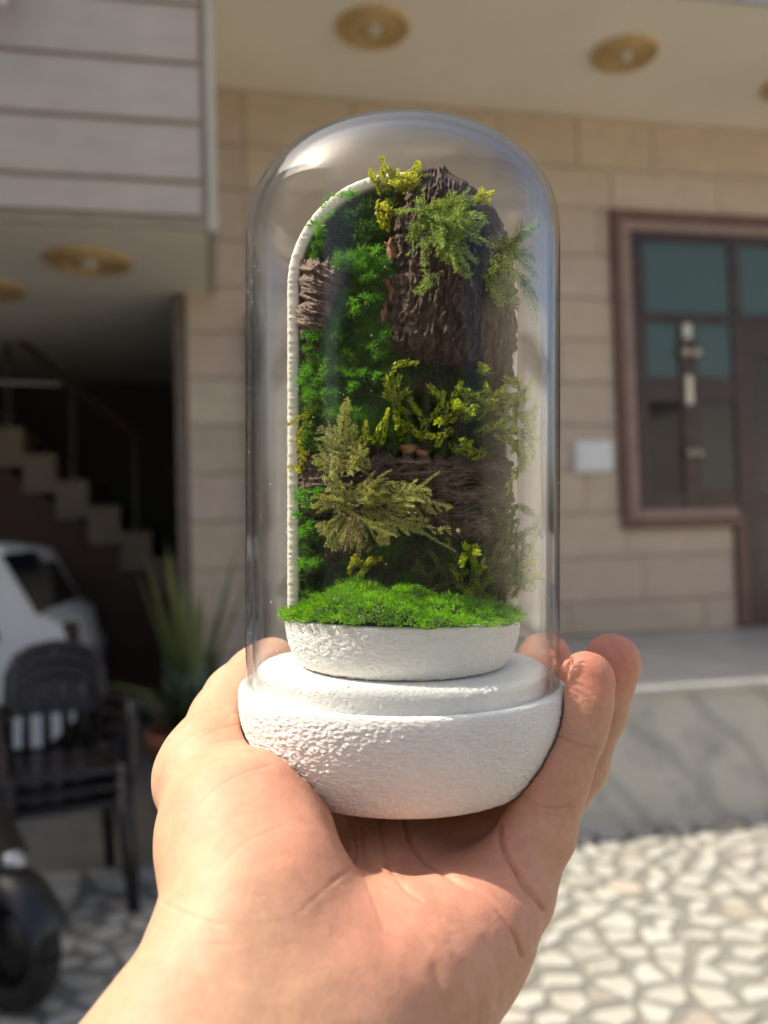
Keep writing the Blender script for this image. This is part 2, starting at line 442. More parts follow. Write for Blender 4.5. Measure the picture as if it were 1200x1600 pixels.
# --- window and door unit with stepped stone trim
door = empty('door', (2.0, 0.0, 0), house)
DO = Vector((4.0, 6.0, 0))
def db(x0, x1, y0, y1, z0, z1, bev=0.004): return MB().box(x0-DO.x, x1-DO.x, y0-DO.y, y1-DO.y, z0, z1, bev)
FX = 6.6
for nm, o, wd, y0, mat in (('outer_trim', 0.0, 0.075, 5.955, 'trim_red'), ('inner_trim', 0.077, 0.07, 5.975, 'trim_pink')):
    xl, zt, zs, xr = 3.035+o, 3.885-o, 1.455+o, 3.975+o
    db(xl, FX, y0, 6.02, zt-wd, zt).build(nm, M[mat], door)
    db(xl, xl+wd, y0, 6.02, zs, zt-wd-.002).build(nm, M[mat], door)
    db(xl+wd+.002, xr+wd, y0, 6.02, zs, zs+wd).build(nm, M[mat], door)
    db(xr, xr+wd, y0, 6.02, 0.69, zs-.002).build(nm, M[mat], door)
db(3.185, FX, 6.00, 6.03, 1.60, 3.735, 0).build('backing', M['door_wood'], door)
db(4.13, FX, 6.001, 6.031, 0.69, 1.598, 0).build('backing', M['door_wood'], door)
def frame_bars(bars):
    for (x0, x1, z0, z1, pr) in bars: db(x0, x1, 5.985-pr, 6.0, z0, z1).build('frame_bar', M['door_wood'], door)
frame_bars([(3.185,6.5,3.655,3.732,.01),(3.185,6.5,3.03,3.105,.01),(3.185,3.285,1.605,3.028,.012),(3.185,3.265,3.107,3.653,.012),
            (4.01,4.105,3.107,3.653,.012),(4.70,4.78,3.107,3.653,.012),(4.01,4.20,0.70,3.028,.014),(3.555,3.70,1.605,3.028,.016),
            (3.287,3.553,2.42,2.60,.008),(3.702,4.008,2.42,2.60,.008),(3.287,3.553,1.605,1.73,.008),(3.702,4.008,1.605,1.73,.008),
            (4.202,4.9,2.78,3.028,.008),(4.202,4.9,0.70,0.95,.008),(4.202,4.9,1.55,1.70,.008),(4.9,5.1,0.70,3.028,.014)])
def pane(x0, x1, z0, z1, mat): db(x0, x1, 5.990, 5.998, z0, z1, 0.001).build('pane', M[mat], door)
pane(3.29,4.005,3.11,3.65,'pane_sky_tint'); pane(4.11,4.695,3.11,3.65,'pane_sky_tint'); pane(4.785,6.4,3.11,3.65,'pane_sky_tint')
pane(3.29,3.55,2.605,3.025,'pane_sky_tint'); pane(3.705,4.005,2.605,3.025,'pane_sky_tint')
pane(3.29,3.55,1.735,2.415,'pane_dark'); pane(3.705,4.005,1.735,2.415,'pane_grey')
pane(4.205,4.895,1.705,2.775,'pane_grey'); pane(4.205,4.895,0.955,1.545,'pane_grey')
for z, s_ in ((2.79, 1.0), (2.02, 0.8)):
    for dx in (-0.045, 0.045):
        b = MB().lathe([(0.0, 0.06), (0.02, 0.057), (0.036, 0.04), (0.04, 0.02), (0.03, 0.0), (0.015, -0.015)], 16).build('knob', M['brass'], door, True, loc=(3.628-DO.x+dx*s_, 5.985-DO.y-0.02, z)); b.rotation_euler = (rad(90), 0, 0); b.scale = (s_,)*3
db(3.585, 3.66, 5.955, 5.968, 2.90, 3.02, 0.01).build('bolt_plate', M['brass'], door)
db(3.59, 3.65, 5.955, 5.968, 2.40, 2.62, 0.01).build('bolt_plate', M['brass'], door)

# --- ceiling rosettes
def rosette(loc, R, label):
    r = empty('ceiling_light', loc); tag(r, label, 'ceiling light', 'golden round ceiling lights')
    MB().lathe([(0,-0.012),(R*0.97,-0.012),(R,-0.004),(R,0.0)], 40).build('plate', M['gold'], r, True)
    for k, rr in enumerate((0.92, 0.72, 0.52)):
        MB().tube([(R*rr*math.cos(a), R*rr*math.sin(a), -0.014) for a in [2*math.pi*i/40 for i in range(41)]], 0.011, 6, False).build('ring', M['gold2' if k % 2 == 0 else 'gold'], r, True)
    MB().lathe([(0,-0.05),(R*0.12,-0.047),(R*0.2,-0.032),(R*0.22,-0.012)], 24).build('bulb', M['bulb'], r, True)
rosette((1.06,5.13,4.599), 0.235, 'golden round ceiling light above the glass dome')
rosette((2.76,5.16,4.599), 0.225, 'golden round ceiling light in the upper right soffit')
rosette((4.19,5.36,4.599), 0.23, 'golden round ceiling light cut by the right picture edge')
rosette((-0.68,5.40,3.157), 0.265, 'golden round ceiling light under the mauve block')
rosette((-1.42,6.05,3.157), 0.265, 'golden round ceiling light deep over the entrance, cut by left edge')

# --- wall plate, fixture, ceiling fan
t = empty('wall_plate', (2.82, 5.995, 2.005)); tag(t, 'small white rectangular plate on the stone wall left of the door', 'plate')
MB().box(-0.158, 0.158, -0.035, 0.0, -0.12, 0.12, 0.02).build('cover', M['white_plastic'], t)
MB().box(-0.125, 0.125, -0.041, -0.036, -0.09, 0.09, 0.002).build('face', M['white_plastic'], t)
t = empty('wall_fixture', (-1.15, 4.775, 4.42)); tag(t, 'brown rounded fixture with white curved edge high on the mauve wall', 'fixture')
MB().prism([(-0.35,0.35),(-0.35,-0.08),(-0.1,-0.10),(0.06,-0.02),(0.11,0.15),(0.10,0.35)], 'y', -0.16, -0.01).build('shade', M['trim_red'], t)
MB().tube([(0.02,-0.10,0.36),(0.10,-0.10,0.28),(0.15,-0.10,0.14),(0.165,-0.10,0.0),(0.155,-0.10,-0.12),(0.135,-0.10,-0.17)], [0.03,0.032,0.03,0.028,0.028,0.034], 10).build('rim', M['white_plastic'], t, True)
t = empty('ceiling_fan', (-1.75, 7.0, 2.72)); tag(t, 'white ceiling fan hanging in the dark entrance', 'fan')
MB().lathe([(0,-0.07),(0.08,-0.065),(0.11,-0.02),(0.11,0.03),(0.05,0.06),(0.02,0.07),(0.02,0.37),(0.05,0.38)], 20).build('hub', M['white_plastic'], t, True)
for a in (8, 128, 248):
    c, s_ = math.cos(rad(a)), math.sin(rad(a))
    pts = [(0.1,-0.05),(0.62,-0.075),(0.66,0.0),(0.62,0.075),(0.1,0.05)]
    v = [(p[0]*c-p[1]*s_, p[0]*s_+p[1]*c, z+p[1]*0.25) for z in (-0.004, 0.004) for p in pts]
    n = 5; f = [tuple(range(n)), tuple(range(2*n-1, n-1, -1))] + [((i+1) % n, i, n+i, n+(i+1) % n) for i in range(n)]
    mesh_obj('blade', v, f, M['white_plastic'], t)

# --- unseen house added on the left to shade the left half of the yard
nb = empty('added_left_house', (-7.5, 1.6, 0)); tag(nb, 'plain plastered house out of view, added to shade the left yard', 'house')
MB().box(-2.5, 2.5, -3.4, 3.16, 0, 6.45).build('wall', M['plaster'], nb)
MB().box(-2.6, 2.6, -3.5, 3.17, 6.452, 6.6).build('roof', M['marble_top'], nb)

for lb, x0, x1, y0, y1, h in (('unseen pale house across the yard, added for the glass dome reflections', -15.0, 5.6, -14.0, -9.0, 4.6), ('unseen low white house, added for the reflection at the right of the dome', 9.5, 14.5, -1.4, 4.2, 3.1), ('unseen brownish long house, added for the reflection right of the dome middle', 9.8, 14.5, -9.5, -2.0, 4.4)):
    ob = empty('added_opposite_house', ((x0+x1)/2, (y0+y1)/2, 0)); tag(ob, lb, 'house'); hx, hy = (x1-x0)/2, (y1-y0)/2  # unseen houses, added to shape what the dome reflects
    MB().box(-hx, hx, -hy, hy, 0, h).build('wall', M['white_wall' if h < 4 else 'plaster'], ob)
    MB().prism([(-hx-.3, h+.002), (hx+.3, h+.002), (0, h+1.1)], 'y', -hy-.3, hy+.3).build('roof', M['marble_top'], ob)
    for wx in np.arange(-hx+1.0, hx-0.8, 1.9):
        wn = MB().box(wx, wx+0.9, hy+0.002, hy+0.05, 1.0, 2.3).build('window', M['door_wood'], ob)
        MB().box(wx+0.07, wx+0.83, hy+0.052, hy+0.06, 1.07, 2.23).build('pane', M['pane_dark'], wn)

# ================================================================== OBJECTS IN THE YARD
# --- white hatchback seen past the chairs
car = empty('parked_car', (-2.74, 6.15, 0)); tag(car, 'white hatchback parked in the entrance behind the plastic chairs', 'car')
CX = 2.55
def cp(pts): return [(x+CX, z) for x, z in pts]
MB().prism(cp([(-4.5,0.35),(-4.5,0.75),(-3.7,0.92),(-3.0,1.42),(-2.6,1.49),(-1.25,1.50),(-0.98,1.44),(-0.78,1.05),(-0.66,0.97),(-0.60,0.75),(-0.60,0.42),(-0.75,0.28),(-4.3,0.28)]), 'y', -0.80, 0.80).build('body', M['car_paint'], car)
MB().prism(cp([(-2.9,0.94),(-2.75,1.36),(-1.40,1.36),(-1.12,1.30),(-1.00,0.90)]), 'y', -0.812, -0.802).build('side_window', M['car_glass'], car)
v = [(-0.985+CX+.012,-0.62,1.42),(-0.985+CX+.012,0.62,1.42),(-0.785+CX+.012,0.70,1.06),(-0.785+CX+.012,-0.70,1.06)]
v2 = [(a-0.03,b,c) for a,b,c in v]
mesh_obj('rear_window', v+v2, [(0,1,2,3),(7,6,5,4),(1,0,4,5),(2,1,5,6),(3,2,6,7),(0,3,7,4)], M['car_glass'], car)
MB().prism(cp([(-0.99,1.40),(-0.80,1.42),(-0.72,1.30),(-0.70,1.10),(-0.79,1.04)]), 'y', -0.815, -0.803).build('quarter_glass', M['car_glass'], car)
MB().box(-0.62+CX, -0.575+CX, -0.75, 0.75, 0.40, 0.62, 0.02).build('bumper', M['black_plastic'], car)
for s_ in (-1, 1): MB().box(-0.72+CX, -0.592+CX, s_*0.70-0.09, s_*0.70+0.09, 0.76, 0.98, 0.02).build('tail_light', M['red_tail'], car)
for xx in (-1.25, -3.75):
    for yy in (-0.74, 0.74):
        wh = MB().lathe([(0.15,-0.09),(0.27,-0.10),(0.30,-0.06),(0.30,0.06),(0.27,0.10),(0.15,0.09)], 28).build('wheel', M['rubber'], car, True, loc=(xx+CX, yy, 0.30)); wh.rotation_euler = (rad(90),0,0)
        rm = MB().lathe([(0,-0.07),(0.06,-0.08),(0.16,-0.085),(0.16,0.085),(0.06,0.08),(0,0.07)], 20).build('rim', M['steel'], wh, True)

# --- stack of brown plastic chairs
def make_chair(loc, rz, label):
    t = empty('plastic_chair', loc); t.rotation_euler = (0,0,rz); tag(t, label, 'chair', 'stacked brown plastic chairs')
    P = M['chair_plastic']
    nx = 9; v = []; 
    for j in range(7):
        for i in range(nx):
            x = -0.21+0.42*i/(nx-1); y = -0.21+0.42*j/6
            v.append((x*(1-0.06*j/6), y, 0.42 - 0.018*math.cos(x/0.21*1.4)*math.sin(math.pi*j/6) + (0.012 if j == 0 else 0)*-1))
    n0 = len(v); v += [(a,b,c-0.014) for a,b,c in v]
    f = [(j*nx+i, j*nx+i+1, (j+1)*nx+i+1, (j+1)*nx+i) for j in range(6) for i in range(nx-1)]
    f += [tuple(n0+k for k in reversed(q)) for q in f[:]]
    rimi = [i for i in range(nx)] + [j*nx+nx-1 for j in range(1,7)] + [6*nx+i for i in range(nx-2,-1,-1)] + [j*nx for j in range(5,0,-1)]
    f += [(rimi[(k+1) % len(rimi)], rimi[k], n0+rimi[k], n0+rimi[(k+1) % len(rimi)]) for k in range(len(rimi))]
    mesh_obj('seat', v, f, P, t, True)
    def back(u, h):   # u -1..1, h 0..1
        return (u*(0.20-0.015*h), 0.215+0.10*h-0.03*(1-u*u)*-0.6, 0.43+0.42*h)
    arch = [back(-1,0), back(-1,0.4), back(-1,0.75), back(-0.82,0.93), back(-0.5,1.0), back(0,1.03), back(0.5,1.0), back(0.82,0.93), back(1,0.75), back(1,0.4), back(1,0)]
    MB().tube(arch, 0.022, 8).build('back_frame', P, t, True)
    mb = MB()
    for (u0,u1,h0,h1) in [(-.95,.95,.62,.97)]:
        g = []; 
        for hh in np.linspace(h0,h1,5):
            for uu in np.linspace(u0,u1,9):
                p = back(uu*(1-max(0,hh-.85)*1.4), hh); g.append(p)
        n = len(g); g2 = [(a,b+0.012,c) for a,b,c in g]
        fs = [(j*9+i, j*9+i+1, (j+1)*9+i+1, (j+1)*9+i) for j in range(4) for i in range(8)]
        mb.add(g+g2, fs+[tuple(n+k for k in reversed(q)) for q in fs])
    mb.build('back_panel', P, t, True)
    for u in (-0.62,-0.2,0.2,0.62):
        MB().tube([back(u,0.0), back(u,0.33), back(u,0.65)], 0.018, 6).build('slat', P, t, True)
    for sx in (-1,1):
        MB().tube([(sx*0.205,-0.2,0.43),(sx*0.235,-0.245,0.0)], [0.03,0.022], 8).build('leg', P, t, True)
        MB().tube([(sx*0.19,0.2,0.43),(sx*0.22,0.29,0.0)], [0.03,0.022], 8).build('leg', P, t, True)
        MB().tube([(sx*0.215,-0.19,0.42),(sx*0.245,-0.20,0.56),(sx*0.25,-0.16,0.635),(sx*0.25,0.0,0.645),(sx*0.225,0.2,0.62),(sx*0.2,0.25,0.60)], [0.024,0.024,0.028,0.03,0.026,0.022], 8).build('armrest', P, t, True)
    return t
for k, lb in enumerate(['bottom brown plastic chair of the stack, its feet on the paving', 'middle brown plastic chair of the stack', 'topmost brown plastic chair of the stack, its slatted back uncovered']):
    make_chair((-0.60, 3.72 + 0.012*k, 0.012 + 0.06*k), rad(14), lb)

# --- scooter corner at lower left
t = empty('parked_scooter', (-0.62, 2.86, 0.01)); tag(t, 'black parked scooter cut off by the lower left picture edge', 'scooter'); t.rotation_euler = (0,0,rad(-38))
wv = MB(); 
wh = MB().tube([(0.155*math.cos(a),0,0.2+0.155*math.sin(a)) for a in [2*math.pi*i/28 for i in range(29)]], 0.045, 10, False).build('wheel', M['rubber'], t, True)
MB().lathe([(0,-0.03),(0.12,-0.02),(0.125,0.02),(0,0.03)], 20, (0,0,0)).build('rim', M['black_plastic'], wh, True, loc=(0,0,0.2)).rotation_euler = (rad(90),0,0)
arc = [(-0.20*math.cos(a)*1.0, 0.20*math.sin(a)*1.05+0.2) for a in [rad(x) for x in range(20,172,12)]]
v = []; 
for (x, z) in arc:
    for yy, dz in ((-0.075,-0.03),(-0.05,0.012),(0,0.022),(0.05,0.012),(0.075,-0.03)): v.append((x, yy, z+dz))
n = len(arc); f = [(i*5+j, i*5+j+1, (i+1)*5+j+1, (i+1)*5+j) for i in range(n-1) for j in range(4)]
mesh_obj('mudguard', v, f, M['black_plastic'], t, True)
MB().prism([(-0.18,0.30),(-0.05,0.44),(-0.14,0.56),(-0.26,0.80),(-0.36,0.95),(-0.46,0.90),(-0.42,0.5),(-0.34,0.2),(-0.30,0.12),(-0.9,0.10),(-0.9,0.04),(-0.25,0.05)], 'y', -0.12, 0.12).build('leg_shield', M['black_plastic'], t, True)
for yy in (-0.06, 0.06):
    MB().tube([(0,yy*1.1,0.2),(-0.10,yy,0.45)], 0.018, 8).build('fork', M['steel'], t, True)
    MB().lathe([(0,-0.03),(0.035,-0.02),(0.045,0.0),(0.03,0.03),(0,0.035)], 16, (0,0,0)).build('lamp', M['steel'], t, True, loc=(-0.06,yy,0.42))
MB().tube([(-0.30,-0.13,0.42),(-0.26,-0.15,0.60)], 0.014, 8).build('guard_bar', M['white_plastic'], t, True)

# --- potted plants by the column
def leaf_mat(name, lo, hi, trans=0.35, rough=0.5):
    t = NT(name); at = t.n('ShaderNodeAttribute', attribute_name='tint')
    c = t.ramp(at.outputs['Fac'], [(0.0, lo), (1.0, hi)])
    p = t.n('ShaderNodeBsdfPrincipled'); p.inputs['Roughness'].default_value = rough; t.l(c, p.inputs['Base Color'])
    p.inputs['Specular IOR Level'].default_value = 0.35
    tr = t.n('ShaderNodeBsdfTranslucent'); t.l(t.mix(1.0, c, (1.25,1.2,0.6), 'MULTIPLY'), tr.inputs[0])
    mx = t.n('ShaderNodeMixShader'); mx.inputs[0].default_value = trans; t.l(p.outputs[0], mx.inputs[1]); t.l(tr.outputs[0], mx.inputs[2])
    t.l(mx.outputs[0], t.out.inputs[0]); return t.m
M['pot_leaf'] = leaf_mat('potted_leaf', (0.09,0.12,0.045), (0.28,0.31,0.13), 0.25)
M['pot_leaf_dark'] = leaf_mat('potted_leaf_dark', (0.03,0.05,0.03), (0.09,0.13,0.08), 0.2)
def blade_leaf(base, d, L, wd, droop, n=7):
    d = Vector(d).normalized(); side = d.cross(Vector((0,0,1))); side = side.normalized() if side.length > 1e-3 else Vector((1,0,0))
    v = []; p = Vector(base)
    for i in range(n):
        tt = i/(n-1); ww = wd*math.sin(math.pi*(0.12+0.88*tt)**0.8)*(1 if tt < 0.999 else 0)+0.0005
        v += [tuple(p - side*ww), tuple(p + Vector((0,0,0.0)) - d.cross(side)*ww*0.35), tuple(p + side*ww)]
        d = (d + Vector((0,0,-droop/n))).normalized(); p = p + d*(L/(n-1))
    f = []
    for i in range(n-1):
        b = i*3; f += [(b,b+1,b+4,b+3),(b+1,b+2,b+5,b+4)]
    return v, f
def potted(loc, potR, potH, leaves, label, lm):
    t = empty('potted_plant', loc); tag(t, label, 'plant')
    pt = MB().lathe([(0,0.0),(potR*0.7,0.0),(potR*0.95,potH*0.84),(potR*1.06,potH*0.85),(potR*1.08,potH),(potR*0.98,potH),(potR*0.95,potH*0.9),(0,potH*0.9)], 28).build('pot', M['terracotta'], t, True)
    MB().lathe([(0,potH*0.93),(potR*0.94,potH*0.91)], 24).build('soil', M['soil'], pt)
    for (az, el, L, wd, dr) in leaves:
        v, f = blade_leaf((0.03*math.cos(az),0.03*math.sin(az),potH*0.88), (math.cos(az)*math.cos(el), math.sin(az)*math.cos(el), math.sin(el)), L, wd, dr)
        o = mesh_obj('leaf', v, f, lm, t, True); a = o.data.attributes.new('tint','FLOAT','POINT'); a.data.foreach_set('value', [random.random()]*len(v))
R_ = random.uniform
potted((-0.10,4.62,0.0), 0.18, 0.62, [(R_(0,6.28), R_(1.2,1.5), R_(0.65,0.92), 0.03, R_(0.05,0.3)) for _ in range(13)] + [(3.2,0.75,0.55,0.035,0.9),(2.8,0.5,0.5,0.035,0.7),(-0.15,0.75,0.75,0.035,0.1),(0.1,0.7,0.8,0.035,0.1)], 'tall spiky leaved plant in a terracotta pot by the column', M['pot_leaf'])
potted((-0.09,4.2,0.0), 0.205, 0.56, [(R_(0,6.28), R_(0.75,1.45), R_(0.25,0.44), 0.045, R_(0.2,0.7)) for _ in range(52)], 'low dark leafy bush in a terracotta pot before the spiky plant', M['pot_leaf_dark'])

# ================================================================== HELD TERRARIUM
D_AX = 0.22; U = D_AX / F_PX           # one photograph pixel at the jar's axis, in metres
HOLD = cam.matrix_world @ Matrix(((1,0,0,0),(0,0,1,0),(0,-1,0,-D_AX),(0,0,0,1)))   # x right, y away from the eye, z up; origin in front of the eye
# camera axes: x right, y up, -z forward  ->  hold (x, y, z) = (right, forward, up)
def J(px, py, dep=0.0):
    s_ = (F_PX + dep) / F_PX
    return np.array([(px-600)*s_*U, dep*U, (800-py)*s_*U])
AX = 28.5                                # jar axis, px right of the optical axis
def place(o, org): o.matrix_world = HOLD @ Matrix.Translation(Vector(org))
ORG = np.array([AX*U, 0, (800-1214)*U])

terr = empty('moss_terrarium'); place(terr, ORG)
tag(terr, 'white textured base holding an arched wall of green moss and bark', 'terrarium')

def white_relief():
    t = NT('white_cast_stone'); v = t.coord('Object', (1,1,2.4))
    nz = t.noise(v, 900, 4, 0.6)
    c = t.ramp(t.noise(t.coord('Object'), 60, 3), [(0.3, (0.84,0.825,0.79)), (0.7, (0.89,0.875,0.845))])
    t.principled(c, 0.75, t.bump(nz, 0.9, 0.0009), **{'Subsurface Weight': 0.08, 'Subsurface Scale': 0.002}); return t.m
M['white'] = white_relief()
M['cream_cast'] = simple('cream_cast_lip', (0.84,0.78,0.66), 0.75, 0.05, 80)

def catmull(P, n):
    P = np.asarray(P, float); L = np.r_[0, np.cumsum(np.linalg.norm(np.diff(P, axis=0), axis=1))]
    s_ = np.linspace(0, L[-1], n); T = np.gradient(P, L, axis=0); out = []
    i = np.clip(np.searchsorted(L, s_, side='right')-1, 0, len(P)-2); h = (L[i+1]-L[i]); t_ = ((s_-L[i])/h)[:,None]; h = h[:,None]
    a, b = P[i], P[i+1]; ta, tb = T[i]*h, T[i+1]*h
    return (2*t_**3-3*t_**2+1)*a + (t_**3-2*t_**2+t_)*ta + (-2*t_**3+3*t_**2)*b + (t_**3-t_**2)*tb

def lathe_relief(name, prof, ns, nth, amp, parent, seed, mat, smooth_top=None):
    """prof in px (r, py) outside of the piece; relief of fine lying wrinkles"""
    C = catmull(prof, ns); th = np.linspace(0, 2*np.pi, nth, endpoint=False)
    r = C[:,0][:,None]; z = (1214-C[:,1])[:,None]
    dC = np.gradient(C, axis=0); nr = -dC[:,1]; nz = -dC[:,0]; nl = np.hypot(nr, nz)+1e-9
    # outward normal (r grows, y down): rotate the tangent
    nr, nz = (dC[:,1]/nl), (dC[:,0]/nl)
    sgn = 1.0
    X = r*np.cos(th)[None]; Y = r*np.sin(th)[None]; Zb = np.broadcast_to(z, X.shape)
    warp = 3.0*vnoise(X/20, Y/20, Zb/14, seed+5)
    n1 = fbm(X/6.0, Y/6.0, (Zb+0.6*warp)/2.3, seed, 2)
    n1 = 0.8*n1 + 0.5*fbm(X/3.4, Y/3.4, Zb/1.7, seed+9, 2)
    a = amp*n1
    if smooth_top is not None: a = a*np.clip(smooth_top(C[:,0], C[:,1]), 0, 1)[:,None]
    X = X + a*nr[:,None]*np.cos(th)[None]; Y = Y + a*nr[:,None]*np.sin(th)[None]; Zb = Zb + a*nz[:,None]
    V = np.stack([X, Y, Zb], -1).reshape(-1, 3)*U
    i = np.arange(ns-1)[:,None]; k = np.arange(nth)[None]; k2 = (k+1) % nth
    Fq = np.stack([i*nth+k, i*nth+k2, (i+1)*nth+k2, (i+1)*nth+k], -1).reshape(-1, 4)
    return fast_mesh(name, V, Fq[:, ::-1], mat, parent, True)

# outer base: from inner ledge over the rim and down to the flat bottom
base_prof = [(226,1066),(238,1064),(246,1062),(250,1064),(252,1070),(252.5,1082),(250.5,1105),(245,1130),(236,1155),(223,1179),(209,1198),(199,1207.5),(190,1212.5),(178,1214),(80,1214),(1,1214)]
sm = lambda r, y: np.where((r > 215) | (y < 1208), np.clip((y-1066)/16, 0.0, 1), 0.3)
lathe_relief('base', base_prof, 230, 1100, 1.6, terr, 3, M['white'], sm)
ped_prof = [(1,1036),(120,1036),(190,1036),(214,1036.3),(220,1038),(224,1042),(225.5,1050),(226,1070)]
lathe_relief('pedestal', ped_prof, 90, 800, 1.1, terr, 21, M['white'], lambda r, y: np.where(r > 205, 1.0, 0.06))
pl_prof = [(166,966),(172,958),(179,956),(182,958),(182,966),(180,985),(175,1005),(167,1022),(157,1032),(146,1035),(90,1036.5)]
lathe_relief('planter', pl_prof, 110, 860, 1.3, terr, 33, M['white'], lambda r, y: np.clip((y-958)/8, 0.15, 1))

def H2T(P): return np.asarray(P) - ORG      # hold -> terrarium local

# arched back shell: a lip of ribbed white around a dark board
def arch_curve(w_, ytop, ybot, n=260):
    R = w_; yc = ytop + R
    a = np.linspace(0, np.pi, n//2); arc = np.stack([-np.cos(a)*R, yc - np.sin(a)*R], -1)
    nl = n//4; l = np.stack([np.full(nl, -R), np.linspace(ybot, yc, nl, endpoint=False)], -1); r_ = np.stack([np.full(nl, R), np.linspace(yc, ybot, nl+1)[1:]], -1)
    return np.concatenate([l, arc, r_])
YF, YB = -8, 92
def frame_shell():
    n = 900
    C = arch_curve(179, 271, 968, 600); C = catmull(C, n)
    T = np.gradient(C, axis=0); T /= np.linalg.norm(T, axis=1)[:,None]; N = np.stack([T[:,1], -T[:,0]], -1)   # outward in (x, ydown)
    if N[0,0] > 0: N = -N
    ctr = np.array([0, 600.]); 
    # cross section (offset along N, depth)
    sec = [(-18.5,YB),(-18.5,40),(-18.5,YF+5),(-17.5,YF+1),(-14,YF-1),(-4,YF-1),(-1,YF+1),(0,YF+5),(0,40),(0,YB)]
    s_ = np.arange(n); V = []
    for j, (o, d_) in enumerate(sec):
        k = 1.0 if d_ < 60 else 0.0
        a = k*(0.35*vnoise(s_/2.0, j*0.33, 0, 71) + 0.4*vnoise(s_/1.1, j*0.6, 3, 72))
        off = o + (a if o > -8 else a*0.5)
        dd = d_ + k*(1.0*vnoise(s_/1.9, j*0.5, 7, 73))*(d_ < 20)
        P = C + N*off[:,None]; V.append(np.stack([P[:,0], dd, 1214-P[:,1]], -1))
    V = np.stack(V, 0).reshape(-1, 3)*U; m = len(sec)
    j = np.arange(m-1)[:,None]; i = np.arange(n-1)[None]
    Fq = np.stack([j*n+i, j*n+i+1, (j+1)*n+i+1, (j+1)*n+i], -1).reshape(-1, 4)
    fast_mesh('back_shell', V, Fq, M['cream_cast'], terr, True)
    # closed white back
    C2 = arch_curve(178.5, 271.5, 1000, 160); b = [(x*U, (YB+0.5)*U, (1214-y)*U) for x, y in C2]; f_ = [(x*U, (YB-6)*U, (1214-y)*U) for x, y in C2]
    k = len(b); mesh_obj('back_plate', b+f_, [tuple(range(k)), tuple(reversed(range(k, 2*k)))] + [((q+1) % k, q, k+q, k+(q+1) % k) for q in range(k)], M['white'], terr)
    # board with a warm cut edge
    C3 = arch_curve(159.5, 290.5, 990, 160); a0, a1 = 28, 84
    b = [(x*U, a0*U, (1214-y)*U) for x, y in C3]; f_ = [(x*U, a1*U, (1214-y)*U) for x, y in C3]
    t = NT('cork_board'); t.principled(t.ramp(t.noise(t.coord('Object'), 500, 4), [(0.3, (0.20,0.085,0.035)), (0.7, (0.34,0.16,0.07))]), 0.8)
    mesh_obj('backing_board', b+f_, [tuple(range(k)), tuple(reversed(range(k, 2*k)))] + [((q+1) % k, q, k+q, k+(q+1) % k) for q in range(k)], t.m, terr)
frame_shell()

# ---- bark
def bark_mat(name, lo, mid, hi, grain):
    t = NT(name); v = t.coord('Object', grain); f = t.noise(v, 260, 8, 0.7, 0.8)
    c = t.ramp(f, [(0.28, lo), (0.5, mid), (0.75, hi)])
    t.principled(c, 0.85, t.bump(t.noise(v, 700, 5, 0.7), 0.9, 0.0007)); return t.m
M['bark_v'] = bark_mat('bark_upright', (0.028,0.014,0.008), (0.078,0.043,0.027), (0.18,0.115,0.078), (1,1,0.22))
M['bark_h'] = bark_mat('bark_lying', (0.036,0.022,0.014), (0.10,0.064,0.043), (0.25,0.175,0.12), (0.25,1,1))
M['bark_l'] = bark_mat('bark_pale', (0.075,0.05,0.036), (0.17,0.115,0.085), (0.32,0.23,0.17), (0.35,1,1))
M['bark_chip'] = bark_mat('bark_inner', (0.16,0.06,0.025), (0.30,0.13,0.06), (0.42,0.22,0.11), (1,1,1))

